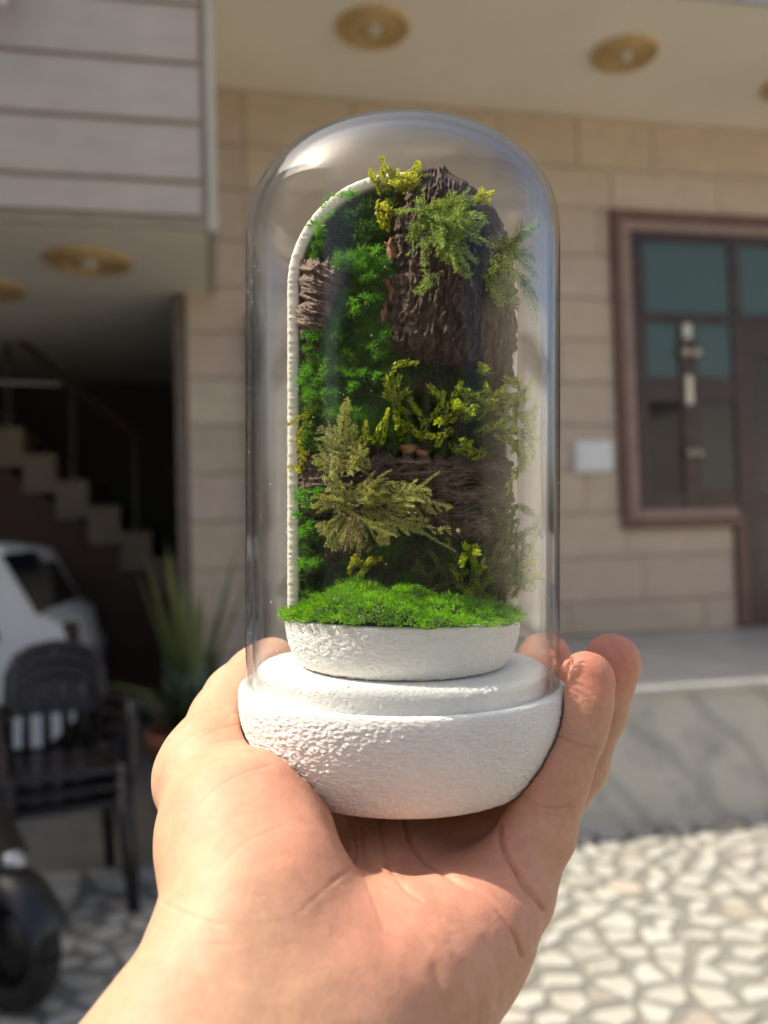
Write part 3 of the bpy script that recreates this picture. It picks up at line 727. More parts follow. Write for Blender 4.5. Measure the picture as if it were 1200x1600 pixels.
def bark(name, left, right, nu, nv, dep_edge, dep_mid, amp, grain, seed, mat, back=18, skew=0.0, tilt=0.0):
    Lc = catmull(left, nv); Rc = catmull(right, nv)
    u_ = np.linspace(0, 1, nu)[None,:]; vv = np.linspace(0, 1, nv)[:,None]
    jag = 5.0
    lx = Lc[:,0] + jag*fbm(np.arange(nv)/9., 0, 0, seed, 3); rx = Rc[:,0] + jag*fbm(np.arange(nv)/9., 5, 0, seed+1, 3)
    X = lx[:,None]*(1-u_) + rx[:,None]*u_; Y = Lc[:,1][:,None]*(1-u_) + Rc[:,1][:,None]*u_
    ejag = 7.0*fbm(np.arange(nu)/7., 9, 0, seed+2, 3)[None,:]
    Y = Y + ejag*(np.abs(vv-0.5)*2)**6
    prof = (1-np.abs(2*u_-1)**3.0)*(1-np.abs(2*vv-1)**8.0)
    if grain == 'v': a, b = X+6*vnoise(X/30, Y/30, 0, seed+6)+skew*(Y-500), Y
    else: a, b = Y+6*vnoise(X/30, Y/30, 0, seed+6)+skew*(X-600), X
    r1 = 1-np.abs(fbm(a/9., b/42., 0, seed+3, 2))*2.2; r2 = 1-np.abs(fbm(a/3.6, b/15., 3, seed+4, 2))*2
    r3 = fbm(a/2.6, b/5., 7, seed+5, 2); blk = vnoise(a/9., b/26., 2, seed+8)
    hgt = amp*(0.6*r1+0.5*r2+0.3*r3+0.6*np.where(blk > 0.15, 0.5, -0.2))
    dep = dep_edge + (dep_mid-dep_edge)*prof + tilt*(vv-0.5) - hgt*(0.35+0.65*prof)
    # front grid, then a rim folded back to close the piece
    s_ = (F_PX+dep)/F_PX
    Vf = np.stack([(X-600)*s_*U, dep*U, (800-Y)*s_*U], -1)
    Vb = Vf.copy(); Vb[...,1] = back*U; cx = Vf[...,0].mean(); cz = Vf[...,2].mean()
    V = np.concatenate([Vf.reshape(-1,3), Vb.reshape(-1,3)])
    i = np.arange(nv-1)[:,None]; j = np.arange(nu-1)[None]
    Ff = np.stack([i*nu+j, (i+1)*nu+j, (i+1)*nu+j+1, i*nu+j+1], -1).reshape(-1,4); Fb = Ff[:,::-1]+nu*nv
    ring = [j for j in range(nu)] + [i*nu+nu-1 for i in range(1,nv)] + [(nv-1)*nu+j for j in range(nu-2,-1,-1)] + [i*nu for i in range(nv-2,0,-1)]
    ring = np.array(ring); r2_ = np.roll(ring, -1); Fr = np.stack([ring, r2_, r2_+nu*nv, ring+nu*nv], -1)
    return fast_mesh(name, H2T(V), np.concatenate([Ff, Fb, Fr]), mat, terr, True)

o = bark('bark', [(652,266),(630,318),(613,362),(609,420),(601,480),(592,526),(612,552)], [(690,262),(748,300),(784,345),(802,420),(805,480),(806,545),(803,596)], 150, 230, -12, -62, 8.5, 'v', 101, M['bark_v'], skew=0.12, tilt=-14)
o['label'] = 'tall dark upright bark slab'
o = bark('bark', [(474,704),(471,730),(470,760),(471,790),(480,806)], [(796,716),(803,745),(802,775),(796,800),(784,836)], 270, 120, -10, -52, 9.0, 'h', 131, M['bark_h'], skew=0.10)
o['label'] = 'long bark slab lying across the middle'
o = bark('bark', [(700,792),(690,815),(690,842)], [(782,792),(783,815),(775,846)], 90, 60, -8, -44, 8.0, 'h', 141, M['bark_h'])
o = bark('bark', [(471,402),(470,430),(473,465),(466,505),(470,523)], [(543,412),(540,438),(527,468),(518,500),(500,532)], 110, 130, -12, -40, 8.0, 'h', 151, M['bark_l'], skew=-0.45)
o['label'] = 'small pale bark piece at the left lip'
for k, (cx, cy, wd, hh) in enumerate([(613,392,9,18),(608,455,6,22),(603,490,6,20),(598,524,10,9),(640,700,12,9),(660,706,9,7)]):
    bark('bark_chip', [(cx-wd,cy-hh),(cx-wd*1.2,cy),(cx-wd*0.8,cy+hh)], [(cx+wd*0.5,cy-hh*0.8),(cx+wd,cy),(cx+wd*0.7,cy+hh*0.9)], 14, 18, -22, -34, 3.0, 'v', 200+k, M['bark_chip'], back=0)

# ---- leaves: kite shaped leaflets gathered in arrays
class Leaves:
    def __init__(s): s.b = []; s.d = []; s.n = []; s.L = []; s.w = []; s.t = []; s.c = []
    def add(s, b, d, n, L, w_, t, c=0.0):
        s.b.append(b); s.d.append(d); s.n.append(n); s.L.append(L); s.w.append(w_); s.t.append(t); s.c.append(c)
    def ext(s, b, d, n, L, w_, t, c=None):
        for a, l in ((b,s.b),(d,s.d),(n,s.n)): l.extend(list(a))
        s.L.extend(list(L)); s.w.extend(list(w_)); s.t.extend(list(t)); s.c.extend(list(c if c is not None else np.zeros(len(L))))
    def build(s, name, mat, parent=None, stuff=False, curl=0.0):
        b = np.array(s.b); d = np.array(s.d); n = np.array(s.n); L = np.array(s.L)[:,None]; w_ = np.array(s.w)[:,None]; c = np.array(s.c)[:,None]
        d /= np.linalg.norm(d, axis=1)[:,None]+1e-12
        side = np.cross(d, n); side /= np.linalg.norm(side, axis=1)[:,None]+1e-12; up = np.cross(side, d)
        m = b + d*L*0.5 + up*c*L*0.18
        tip = b + d*L*(1-0.1*np.abs(c)) - up*c*L*0.35
        V = np.stack([b, m-side*w_*0.5+up*w_*0.12, m+side*w_*0.5+up*w_*0.12, tip, m], 1)
        rr_ = np.hypot(V[...,0]-AX*U, V[...,1])/U; kk_ = np.where(rr_ > 205, (205+(rr_-205)*0.45)/np.maximum(rr_, 1), 1.0); kk_ = np.minimum(kk_, 226/np.maximum(rr_, 1))
        V[...,0] = AX*U + (V[...,0]-AX*U)*kk_; V[...,1] *= kk_
        k = len(b); q = np.arange(k)[:,None]*5
        Fq = np.concatenate([q+np.array([[0,1,4]]), q+np.array([[0,4,2]]), q+np.array([[1,3,4]]), q+np.array([[4,3,2]])])
        o = fast_mesh(name, H2T(V.reshape(-1,3)), Fq, mat, parent, False, np.repeat(np.array(s.t), 5))
        if stuff: tag(o, kind='stuff')
        return o
def unit(v): return v/(np.linalg.norm(v, axis=-1, keepdims=True)+1e-12)

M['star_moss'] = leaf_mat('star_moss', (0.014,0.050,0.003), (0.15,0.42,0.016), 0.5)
M['cushion_moss'] = leaf_mat('cushion_moss', (0.05,0.20,0.004), (0.30,0.64,0.02), 0.5)
M['olive_moss'] = leaf_mat('olive_fern_moss', (0.10,0.125,0.025), (0.52,0.53,0.17), 0.5)
M['fern_green'] = leaf_mat('green_fern_moss', (0.07,0.14,0.022), (0.44,0.56,0.14), 0.5)
M['lime_moss'] = leaf_mat('lime_moss', (0.10,0.17,0.010), (0.62,0.70,0.04), 0.5)
M['gold_moss'] = leaf_mat('golden_moss', (0.17,0.17,0.012), (0.60,0.62,0.05), 0.5)
M['deep_moss'] = leaf_mat('deep_olive_moss', (0.04,0.07,0.010), (0.22,0.28,0.04), 0.45)
M['straw'] = leaf_mat('straw', (0.25,0.18,0.07), (0.45,0.33,0.14), 0.3)
M['stem'] = simple('moss_stem', (0.05,0.045,0.02), 0.7, 0.3, 300)

def in_arch(px, py, m=12):
    x = px-628.5; R = 164-m
    return (abs(x) < R and py > 449) or (py <= 449 and x*x + (py-449)**2 < R*R)

def star_tuft(lv, p, n, L, w_, k, t0):
    n = unit(np.array(n)); a = np.cross(n, [0.3,0.1,1]); a = unit(a); b = np.cross(n, a)
    th = rng.uniform(0, 2*np.pi, k); el = rng.uniform(0.1, 1.45, k)
    d = (np.cos(th)*np.cos(el))[:,None]*a + (np.sin(th)*np.cos(el))[:,None]*b + np.sin(el)[:,None]*n
    bb = p + d*L*0.08; LL = L*rng.uniform(0.75, 1.15, k)
    lv.ext(bb, d, np.broadcast_to(n, d.shape) + 0.4*rng.normal(size=d.shape), LL, LL*w_, np.clip(t0+rng.normal(0, 0.14, k), 0, 1), rng.uniform(0.1, 0.9, k))

# star moss wall, patch by patch
patches = [('left upper', 475, 615, 285, 410, 12), ('left middle', 520, 625, 390, 560, -10), ('left lower', 462, 640, 520, 700, -14), ('bottom', 458, 640, 770, 930, 2), ('right', 600, 800, 560, 720, 10), ('right low', 640, 800, 800, 950, 8)]
for nm, xa, xb, ya, yb, dp in patches:
    lv = Leaves(); cnt = int((xb-xa)*(yb-ya)/36)
    shade_tint = {'right': 0.12, 'right low': 0.12, 'bottom': 0.15, 'left upper': 0.2, 'left middle': 0.45, 'left lower': 0.5}[nm]  # shade painted into the leaf colour: lower values tint a patch darker
    for _ in range(cnt):
        px, py = rng.uniform(xa, xb), rng.uniform(ya, yb)
        if not in_arch(px, py, 11): continue
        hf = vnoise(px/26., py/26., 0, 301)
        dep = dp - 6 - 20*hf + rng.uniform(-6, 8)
        t0 = shade_tint + 0.25*hf + rng.normal(0, 0.1)
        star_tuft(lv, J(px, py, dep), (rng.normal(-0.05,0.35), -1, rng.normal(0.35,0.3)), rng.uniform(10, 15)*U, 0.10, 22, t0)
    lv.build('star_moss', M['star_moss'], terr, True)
# a few bright tufts standing proud
lv = Leaves()
for (px, py) in [(595,393),(548,400),(575,440),(560,470),(590,470),(552,493),(515,340),(500,370),(492,352),(530,310),(550,305),(508,322),(590,545),(547,558),(567,582),(585,592),(480,580),(490,600),(470,592),(475,612),(505,586),(535,590),(562,605),(520,640),(545,648),(560,655),(530,662),(510,650),(548,668),(466,785),(478,790),(470,805),(480,822),(475,835),(470,770),(487,775),(478,888),(492,884)]:
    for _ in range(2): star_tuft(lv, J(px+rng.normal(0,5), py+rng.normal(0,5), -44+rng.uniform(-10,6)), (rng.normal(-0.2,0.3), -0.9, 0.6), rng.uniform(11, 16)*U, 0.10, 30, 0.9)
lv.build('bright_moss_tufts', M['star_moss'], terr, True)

# cushion moss filling the planter
def cushion():
    lv = Leaves(); n = 30000
    r = 186*np.sqrt(rng.uniform(0, 1, n)); th = rng.uniform(0, 2*np.pi, n); x = r*np.cos(th); y = r*np.sin(th)
    def hgt(x, y):
        rr = np.hypot(x, y); edge = np.clip(1-(rr/190)**5, 0, 1)**0.6
        left = np.exp(-((x+72)/75)**2)*48 + np.exp(-((x-20)/60)**2)*20 + np.exp(-((x-110)/55)**2)*16 + 6
        lump = 9*vnoise(x/24, y/24, 0, 404) + 5*vnoise(x/10, y/10, 1, 405)
        back = 0.72 + 0.28*np.clip((y+150)/200, 0, 1)
        return edge*(left*back + lump*1.3) - 4
    h = hgt(x, y); e = 2.0
    gx = (hgt(x+e,y)-hgt(x-e,y))/(2*e); gy = (hgt(x,y+e)-hgt(x,y-e))/(2*e)
    nrm = unit(np.stack([-gx*0.9, -gy*0.9, np.ones(n)], -1)); clump = np.stack([vnoise(x/13,y/13,2,406), vnoise(x/13,y/13,5,407), np.zeros(n)], -1)
    ed = np.clip((np.hypot(x,y)-160)/26, 0, 1)[:,None]; rdl = np.stack([x,y,np.zeros(n)], -1)/np.maximum(np.hypot(x,y),1)[:,None]
    d = unit(nrm + 0.75*clump + 0.28*rng.normal(size=(n,3)) + ed*(rdl*0.9 - np.array([0,0,0.75])))
    P = np.stack([(AX+x)*U, y*U, (800-957+h)*U], -1)
    L = rng.uniform(8, 15, n)*U; t0 = np.clip(0.55 + 0.40*vnoise(x/22,y/22,9,408) + rng.normal(0,0.2,n), 0, 1)
    lv.ext(P, d, rng.normal(size=(n,3)), L, np.full(n, 1.5*U), t0, rng.uniform(-0.2, 0.8, n))
    lv.build('cushion_moss', M['cushion_moss'], terr, True)
    dd_ = Leaves(); k_ = rng.choice(n, 1300, replace=False); dd_.ext(P[k_], d[k_]+0.4*rng.normal(size=(1300,3)), rng.normal(size=(1300,3)), L[k_]*1.05, np.full(1300, 1.5*U), rng.uniform(0, 0.8, 1300), rng.uniform(0, 1, 1300))
    dd_.build('dry_moss_blades', M['straw'], terr, True)
    # mound underneath
    g = 60; a = np.linspace(0, 1, g); tt = np.linspace(0, 2*np.pi, 90, endpoint=False)
    RR, TT = np.meshgrid(a*184, tt, indexing='ij'); X = RR*np.cos(TT); Y = RR*np.sin(TT); Z = hgt(X, Y)-3
    V = H2T(np.stack([(AX+X)*U, Y*U, (800-957+Z)*U], -1).reshape(-1,3)); i = np.arange(g-1)[:,None]; k = np.arange(90)[None]; k2 = (k+1) % 90
    Fq = np.stack([i*90+k, (i+1)*90+k, (i+1)*90+k2, i*90+k2], -1).reshape(-1,4)
    fast_mesh('moss_mound', V, Fq, simple('moss_mound', (0.025,0.06,0.012), 0.9, 0.3, 400), terr, True)
cushion()

def path3(pts, n):
    P = np.array([J(*p) for p in pts]); return catmull(P, n)
def frond(name, pts, Lp, npin, mat, t0, curl=0.5, leafL=8.0, dens=4.0, ang=50, thin=1.7, flat=0.25, stemr=1.1, straight=False):
    """fern like moss: stem, side branches, fine leaflets"""
    lv = Leaves(); S = path3(pts, 60); T = unit(np.gradient(S, axis=0))
    fn = unit(np.array([rng.normal(0, flat), -1.0, rng.normal(0.1, flat)]))
    def row(A, d0, L, bend, tt, ll):
        m = max(3, int(L/(dens*U))); p = A.copy(); d = d0.copy()
        for q in range(m):
            f_ = q/m; d = unit(d + bend/m + rng.normal(0, 0.05, 3)); step = L/m
            lv.add(p, d, fn + rng.normal(0, 0.3, 3), step*1.7, thin*0.7*U, tt*0.85)
            sd = unit(np.cross(d, fn))
            for sg in (-1, 1):
                aa = rad(38)*sg; dd = d*np.cos(aa) + sd*np.sin(aa) + fn*rng.normal(0.05, 0.22)
                lv.add(p, dd, fn + rng.normal(0, 0.9, 3), ll*U*(1-0.45*f_)*rng.uniform(0.75, 1.2), thin*U, np.clip(tt + rng.normal(0, 0.2), 0, 1), rng.uniform(0, 1.2))
            p = p + d*step
    for i in range(npin):
        t_ = (i+0.5)/npin; k = int(t_*59); prof = (min(1, 0.45+2.2*t_))*(1-t_)**0.55
        for sg in (-1, 1):
            sd = unit(np.cross(T[k], fn)); a = rad(ang)*sg*rng.uniform(0.8, 1.15)
            d0 = unit(T[k]*np.cos(a) + sd*np.sin(a) + fn*rng.normal(0.12, 0.25))
            L = Lp*U*prof*rng.uniform(0.7, 1.15)
            row(S[k] + rng.normal(0, 0.6*U, 3), d0, L, curl*(T[k]*0.7 + np.array([0,0,-0.55])), t0 + rng.normal(0, 0.08), leafL)
    row(S[20], T[20], np.linalg.norm(S[-1]-S[20]), np.zeros(3), t0, leafL)
    o = lv.build(name, mat, terr)
    mb = MB().tube([tuple(H2T(p)) for p in S[::4]], [stemr*U*(1-0.6*i/14) for i in range(15)], 5); mb.build('stem', M['stem'], o, True)
    return o
def plump(name, pts, rad_px, mat, t0, leafL=10, leafW=4.2, dens=1.0, branch=0):
    """leafy moss shoot clad in overlapping scales"""
    lv = Leaves()
    def shoot(S, r0):
        T = unit(np.gradient(S, axis=0)); Ls = np.linalg.norm(np.diff(S, axis=0), axis=1).sum()/U; m = int(Ls*1.9*dens)
        for q in range(m):
            f_ = (q+0.5)/m; k = min(len(S)-1, int(f_*len(S))); t_ = T[k]; a = unit(np.cross(t_, [0.2,-1,0.3])); b = np.cross(t_, a); th = rng.uniform(0, 2*np.pi)
            rd = np.cos(th)*a + np.sin(th)*b; sp = rng.uniform(0.45, 1.0)
            d = unit(t_*(0.9 if f_ < 0.9 else 1.5) + rd*sp)
            ll = leafL*U*rng.uniform(0.7, 1.2)*(1-0.35*f_)
            lv.add(S[k] + rd*r0*U*0.25, d, rd, ll, leafW*U*rng.uniform(0.7, 1.15), np.clip(t0 + 0.28*f_ + rng.normal(0, 0.13), 0, 1), rng.uniform(-0.4, 0.9))
    S = path3(pts, 40); shoot(S, rad_px)
    for _ in range(branch):
        k = rng.integers(6, 34); t_ = unit(S[k+1]-S[k]); d = unit(t_*0.7 + rng.normal(0, 0.55, 3)*np.array([1,0.5,1])); L = rng.uniform(18, 38)*U
        B = np.array([S[k] + d*L*f_ + np.array([0,0,-0.2])*L*f_*f_ for f_ in np.linspace(0, 1, 14)]); shoot(B, rad_px*0.8)
    o = lv.build(name, mat, terr)
    MB().tube([tuple(H2T(p)) for p in S[::4]], [rad_px*0.28*U]*10, 5).build('stem', M['stem'], o, True)
    return o

# green fern sprays over the tall bark
c0 = (668,345,-70)
for (ex, ey, Lp, dz) in [(650,312,16,-60),(620,330,22,-70),(700,322,30,-85),(742,312,30,-88),(760,345,36,-95),(770,385,40,-98),(745,410,40,-105),(735,432,36,-108),(700,410,34,-104),(665,425,22,-96),(640,375,24,-84),(715,370,36,-106),(745,365,36,-104)]:
    mx, my = (c0[0]+ex)/2, (c0[1]+ey)/2-8
    frond('fern_sprig', [(c0[0]+rng.uniform(-14,34), c0[1]+rng.uniform(-14,20), c0[2]-6), (mx, my, (c0[2]+dz)/2-12), (ex, ey, dz)], Lp, 12, M['fern_green'], rng.uniform(0.4, 0.85), 1.1, 9.5, 3.3, thin=1.8, flat=0.4)
frond('fern_sprig', [(680,425,-95),(668,440,-98),(652,458,-98)], 16, 7, M['fern_green'], 0.6, 0.5, 11, 3)
frond('fern_sprig', [(700,345,-100),(697,372,-112),(690,400,-110)], 12, 9, M['deep_moss'], 0.4, 0.5, 9, 3)
for pts, Lp, mt in [([(765,400,-70),(785,412,-72),(802,440,-66)],26,'fern_green'), ([(760,420,-70),(775,450,-70),(785,475,-66)],26,'fern_green'), ([(770,395,-60),(795,385,-60),(812,368,-56),(815,352,-54)],11,'deep_moss'), ([(800,380,-56),(822,364,-50),(848,350,-44)],9,'fern_green'),
                    ([(785,395,-70),(815,410,-70),(842,430,-62)],22,'fern_green'), ([(800,420,-66),(828,450,-60),(846,478,-54)],20,'fern_green'), ([(812,430,-62),(832,470,-56),(842,505,-50)],16,'fern_green'), ([(788,405,-70),(812,396,-64),(838,405,-56)],14,'fern_green'),
                    ([(762,372,-80),(790,380,-80),(806,400,-76)],20,'deep_moss'), ([(770,430,-70),(795,455,-68),(806,480,-64)],16,'deep_moss')]:
    frond('fern_sprig', pts, Lp, 10, M[mt], 0.6, 0.6, 11, 4.0, thin=1.7)
# golden tips at the top of the arch
for pts in [[(600,300,-26),(612,285,-32),(622,268,-34)], [(612,300,-26),(628,286,-34),(640,270,-36)], [(625,305,-26),(640,285,-38),(650,258,-38)], [(598,305,-26),(592,290,-28),(592,272,-28)], [(595,312,-30),(592,330,-36),(598,348,-38)], [(605,310,-30),(608,332,-38),(602,352,-40)], [(735,320,-60),(748,308,-64),(752,298,-62)], [(640,300,-40),(652,282,-44),(655,262,-42)], [(615,296,-34),(604,282,-36),(598,268,-36)]]:
    plump('golden_moss_shoot', pts, 5, M['gold_moss'], 0.55, 11, 4.4, 0.9, 2)
# yellow shoots down the left lip
for k in range(7):
    y0 = 655+k*12; plump('golden_moss_shoot', [(463+rng.uniform(0,8),y0+16,-8),(470+rng.uniform(0,8),y0+4,-18),(474+rng.uniform(-4,8),y0-12,-20)], 4, M['gold_moss'], 0.4, 8, 3.2, 0.9, 2)
# olive fern over the lying bark, upper left
c1 = (540,742,-70)
for (ex, ey, Lp, dz) in [(538,632,40,-64),(500,668,38,-62),(490,712,34,-66),(556,690,34,-76),(576,722,34,-82),(520,740,30,-84)]:
    j1 = (c1[0]+rng.uniform(-22,22), c1[1]+rng.uniform(-24,6), c1[2])
    frond('olive_fern_sprig', [j1, ((j1[0]+ex)/2+rng.uniform(-8,8),(c1[1]+ey)/2-6,(c1[2]+dz)/2-16), (ex,ey,dz)], Lp, 10, M['olive_moss'], rng.uniform(0.5, 1.0), 1.5, 7.0, 3.0, thin=1.6, flat=0.5)
frond('olive_fern_sprig', [(532,690,-84),(538,655,-88),(543,622,-82)], 15, 12, M['olive_moss'], 0.9, 0.8, 7, 3.0, thin=1.6)
# big olive spray in the middle
c2 = (560,800,-86)
for (ex, ey, Lp, dz) in [(506,748,34,-78),(488,790,36,-80),(495,822,32,-82),(524,846,28,-88),(548,770,34,-94),(590,762,40,-98),(632,754,46,-102),(672,768,48,-102),(704,792,44,-98),(722,828,30,-92),(668,812,42,-104),(630,822,40,-106),(600,848,34,-100),(568,852,30,-98)]:
    sag = -12 if ey < 800 else 8
    j2 = (c2[0]+rng.uniform(-38,48), c2[1]+rng.uniform(-16,14), c2[2])
    frond('olive_fern_sprig', [j2, ((j2[0]*0.5+ex*0.5),(c2[1]+ey)/2+sag,(c2[2]+dz)/2-10), (ex,ey,dz)], Lp, 11, M['olive_moss'], rng.uniform(0.5, 1.0), 1.7, 7.0, 2.8, thin=1.5, flat=0.45)
for k in range(9):
    a = rng.uniform(-22, 26); x0 = 556+rng.uniform(-10,12)
    frond('straw_strand', [(x0,806,-104),(x0+a*0.25-4,832,-112),(x0+a+2,858+rng.uniform(-6,8),-104)], 3, 5, M['straw'], 0.5, 0.3, 5, 6, thin=1.2, stemr=0.8)
frond('olive_fern_sprig', [(530,812,-90),(516,838,-98),(524,858,-98),(530,856,-94)], 10, 14, M['olive_moss'], 0.8, 0.4, 8, 3)
# lime shoots right of the middle
lime = [[(640,650,-30),(612,622,-46),(606,592,-50),(622,570,-52),(648,568,-52)], [(625,640,-40),(618,612,-46),(624,590,-48)], [(668,660,-40),(690,630,-50),(672,604,-54)], [(690,665,-44),(708,625,-54),(720,600,-58)], [(700,660,-48),(735,625,-60),(760,612,-62)], [(720,660,-50),(760,630,-64),(788,606,-62)], [(740,655,-56),(775,628,-66),(805,618,-60)], [(740,680,-50),(775,665,-66),(808,676,-64)], [(770,650,-60),(800,632,-62),(832,596,-48)], [(780,660,-60),(815,648,-58),(845,640,-46)], [(770,680,-60),(800,690,-60),(822,722,-52)], [(780,672,-60),(818,676,-56),(848,688,-44)], [(795,690,-56),(815,708,-52),(812,734,-48)], [(655,690,-30),(662,660,-44),(650,640,-46)], [(620,690,-30),(640,668,-44),(655,680,-46)], [(700,690,-40),(715,700,-52),(735,690,-54)], [(710,670,-50),(690,682,-56),(684,694,-54)], [(745,585,-40),(752,582,-48),(762,580,-50)], [(806,640,-54),(812,612,-52),(808,592,-50)], [(760,700,-54),(745,712,-56),(725,706,-52)], [(820,660,-50),(838,650,-44),(842,628,-40)]]
for k, pts in enumerate(lime):
    plump('lime_moss_shoot', pts, 6, M['lime_moss'], 0.28 if k > 4 else 0.4, 12, 4.6, 0.85, 3 if k in (1,3,4,5,6,8,9,10,11) else 1)
for pts in [[(585,690,-50),(592,670,-56),(606,648,-58)], [(585,694,-50),(575,680,-56),(572,664,-58)], [(596,696,-50),(602,665,-56),(606,640,-58)], [(560,690,-54),(572,684,-58),(582,690,-58)], [(574,692,-50),(570,676,-56),(571,660,-56)]]:
    plump('pale_moss_shoot', pts, 5, M['lime_moss'], 0.62, 7, 4.0, 1.3, 0)
# deep green and ochre shoots, lower right
low = [[(700,930,-20),(690,890,-36),(672,862,-40)], [(710,930,-20),(715,880,-40),(700,845,-44)], [(730,940,-24),(740,890,-46),(735,858,-50)], [(745,940,-24),(720,910,-46),(712,896,-48)], [(760,945,-24),(745,900,-50),(755,878,-54)], [(770,940,-20),(785,880,-44),(790,830,-44),(792,790,-42)], [(785,930,-24),(800,870,-46),(815,838,-44)], [(790,930,-24),(815,880,-44),(835,848,-38),(850,815,-30)], [(800,935,-24),(822,905,-44),(852,906,-34)], [(790,920,-30),(780,895,-50),(760,905,-54)], [(790,870,-40),(800,838,-44),(806,792,-40),(830,798,-34)], [(800,850,-40),(822,830,-40),(845,820,-32)], [(770,925,-30),(790,905,-48),(810,915,-46)], [(680,925,-20),(664,900,-34),(652,880,-36)], [(720,870,-40),(732,862,-48),(726,850,-50)], [(780,880,-40),(806,896,-46),(820,920,-42)], [(815,880,-40),(828,892,-36),(832,872,-34),(845,862,-30)], [(760,900,-40),(772,870,-50),(780,850,-50)], [(800,900,-40),(812,872,-44),(828,858,-38)], [(790,850,-38),(786,820,-44),(800,802,-44)]]
for k, pts in enumerate(low):
    plump('ochre_moss_shoot' if k % 3 == 0 else 'deep_moss_shoot', pts, 5, M['gold_moss'] if k in (7,8,16) else M['lime_moss'] if k in (2,3,4,14) else M['deep_moss'], 0.3 if k in (2,3,4,7,8) else 0.5, 11, 3.8, 0.9, 3)
for (px, py) in [(567,886),(574,882),(760,580),(545,890)]:
    plump('yellow_moss_tip', [(px,py+6,-20),(px+2,py,-26),(px+6,py-6,-28)], 4, M['gold_moss'], 0.5, 9, 4, 1.4, 2)
MB().tube([tuple(H2T(J(544,1073,-190))), tuple(H2T(J(546,1080,-192)))], 0.9*U, 6).build('fallen_leaflet', M['stem'], terr)

# ---- glass dome
def glass_mat():
    t = NT('clear_glass')
    tr = t.n('ShaderNodeBsdfTransparent'); gl = t.n('ShaderNodeBsdfGlossy'); gl.inputs['Roughness'].default_value = 0.015
    lw = t.n('ShaderNodeLayerWeight'); lw.inputs['Blend'].default_value = 0.5
    # longer way through the wall near the outline: a little greener and greyer
    pw = t.n('ShaderNodeMath', operation='POWER'); pw.inputs[1].default_value = 7.0; t.l(lw.outputs['Facing'], pw.inputs[0])
    t.l(t.mix(pw.outputs[0], (0.996,0.998,0.996), (0.80,0.83,0.81)), tr.inputs[0])
    sch = t.n('ShaderNodeMath', operation='POWER'); sch.inputs[1].default_value = 3.1
    fr = t.n('ShaderNodeMath', operation='MULTIPLY_ADD'); fr.inputs[1].default_value = 0.95; fr.inputs[2].default_value = 0.012
    v = t.coord('Object', (1,1,0.02)); st_ = t.noise(v, 700, 3, 0.6)
    b = t.bump(st_, 0.10, 0.0004); t.l(b, gl.inputs['Normal']); t.l(lw.outputs['Facing'], sch.inputs[0]); t.l(sch.outputs[0], fr.inputs[0])
    mx = t.n('ShaderNodeMixShader'); t.l(fr.outputs[0], mx.inputs[0]); t.l(tr.outputs[0], mx.inputs[1]); t.l(gl.outputs[0], mx.inputs[2])
    t.l(mx.outputs[0], t.out.inputs[0]); return t.m
dome = empty('glass_dome'); DORG = np.array([AX*U, 0, (800-1062)*U]); place(dome, DORG)
tag(dome, 'clear round topped glass dome covering the moss terrarium', 'glass dome')
def dome_mesh():
    n = 160; Ro, Ri, yc, bo, bi, ex = 242, 231.5, 390, 176, 165.5, 2/2.4
    a = np.linspace(0.002, np.pi/2, 56)
    outer = [(Ro*np.sin(x)**ex, yc-bo*np.cos(x)**ex) for x in a[:-1]] + [(Ro, y) for y in np.linspace(yc, 1052, 30)] + [(Ro+0.5, 1057), (Ro-0.5, 1060.5), (Ro-4, 1061.8)]
    inner = [(Ri+4, 1061.8), (Ri+0.8, 1060.5), (Ri, 1057)] + [(Ri, y) for y in np.linspace(1052, yc, 30)] + [(Ri*np.sin(x)**ex, yc-bi*np.cos(x)**ex) for x in a[-2::-1]]
    pr = np.array(outer+inner); th = np.linspace(0, 2*np.pi, n, endpoint=False)
    V = np.stack([pr[:,0][:,None]*np.cos(th), pr[:,0][:,None]*np.sin(th), np.broadcast_to((1062-pr[:,1])[:,None], (len(pr), n))], -1).reshape(-1,3)*U
    i = np.arange(len(pr)-1)[:,None]; k = np.arange(n)[None]; k2 = (k+1) % n
    Fq = np.stack([i*n+k, (i+1)*n+k, (i+1)*n+k2, i*n+k2], -1).reshape(-1,4)
    fast_mesh('glass_wall', V, Fq, glass_mat(), dome, True)
    # settled dust
    vs_, fs_ = [], []
    for _ in range(260):
        th_ = rng.uniform(np.pi*0.95, np.pi*2.05); y_ = rng.uniform(390, 1050); r_ = rng.uniform(0.35, 0.95)*(1.5 if rng.uniform() < 0.08 else 1); R0 = Ro+0.35
        if rng.uniform() < 0.5: th_ = np.pi + abs(rng.normal(0, 0.5))
        c_ = np.array([R0*np.cos(th_), R0*np.sin(th_), 1062-y_]); tx = np.array([-np.sin(th_), np.cos(th_), 0]); nz_ = np.array([np.cos(th_), np.sin(th_), 0])
        b_ = len(vs_); vs_ += [(c_ + r_*(np.cos(a_)*tx + np.sin(a_)*np.array([0,0,1])))*U for a_ in np.linspace(0, 2*np.pi, 6)[:-1]] + [(c_+nz_*r_*0.6)*U]
        fs_ += [(b_+i_, b_+(i_+1) % 5, b_+5) for i_ in range(5)]
    tag(fast_mesh('dust', np.array(vs_), np.array(fs_), M['white_plastic'], dome, True), kind='stuff')
dome_mesh()

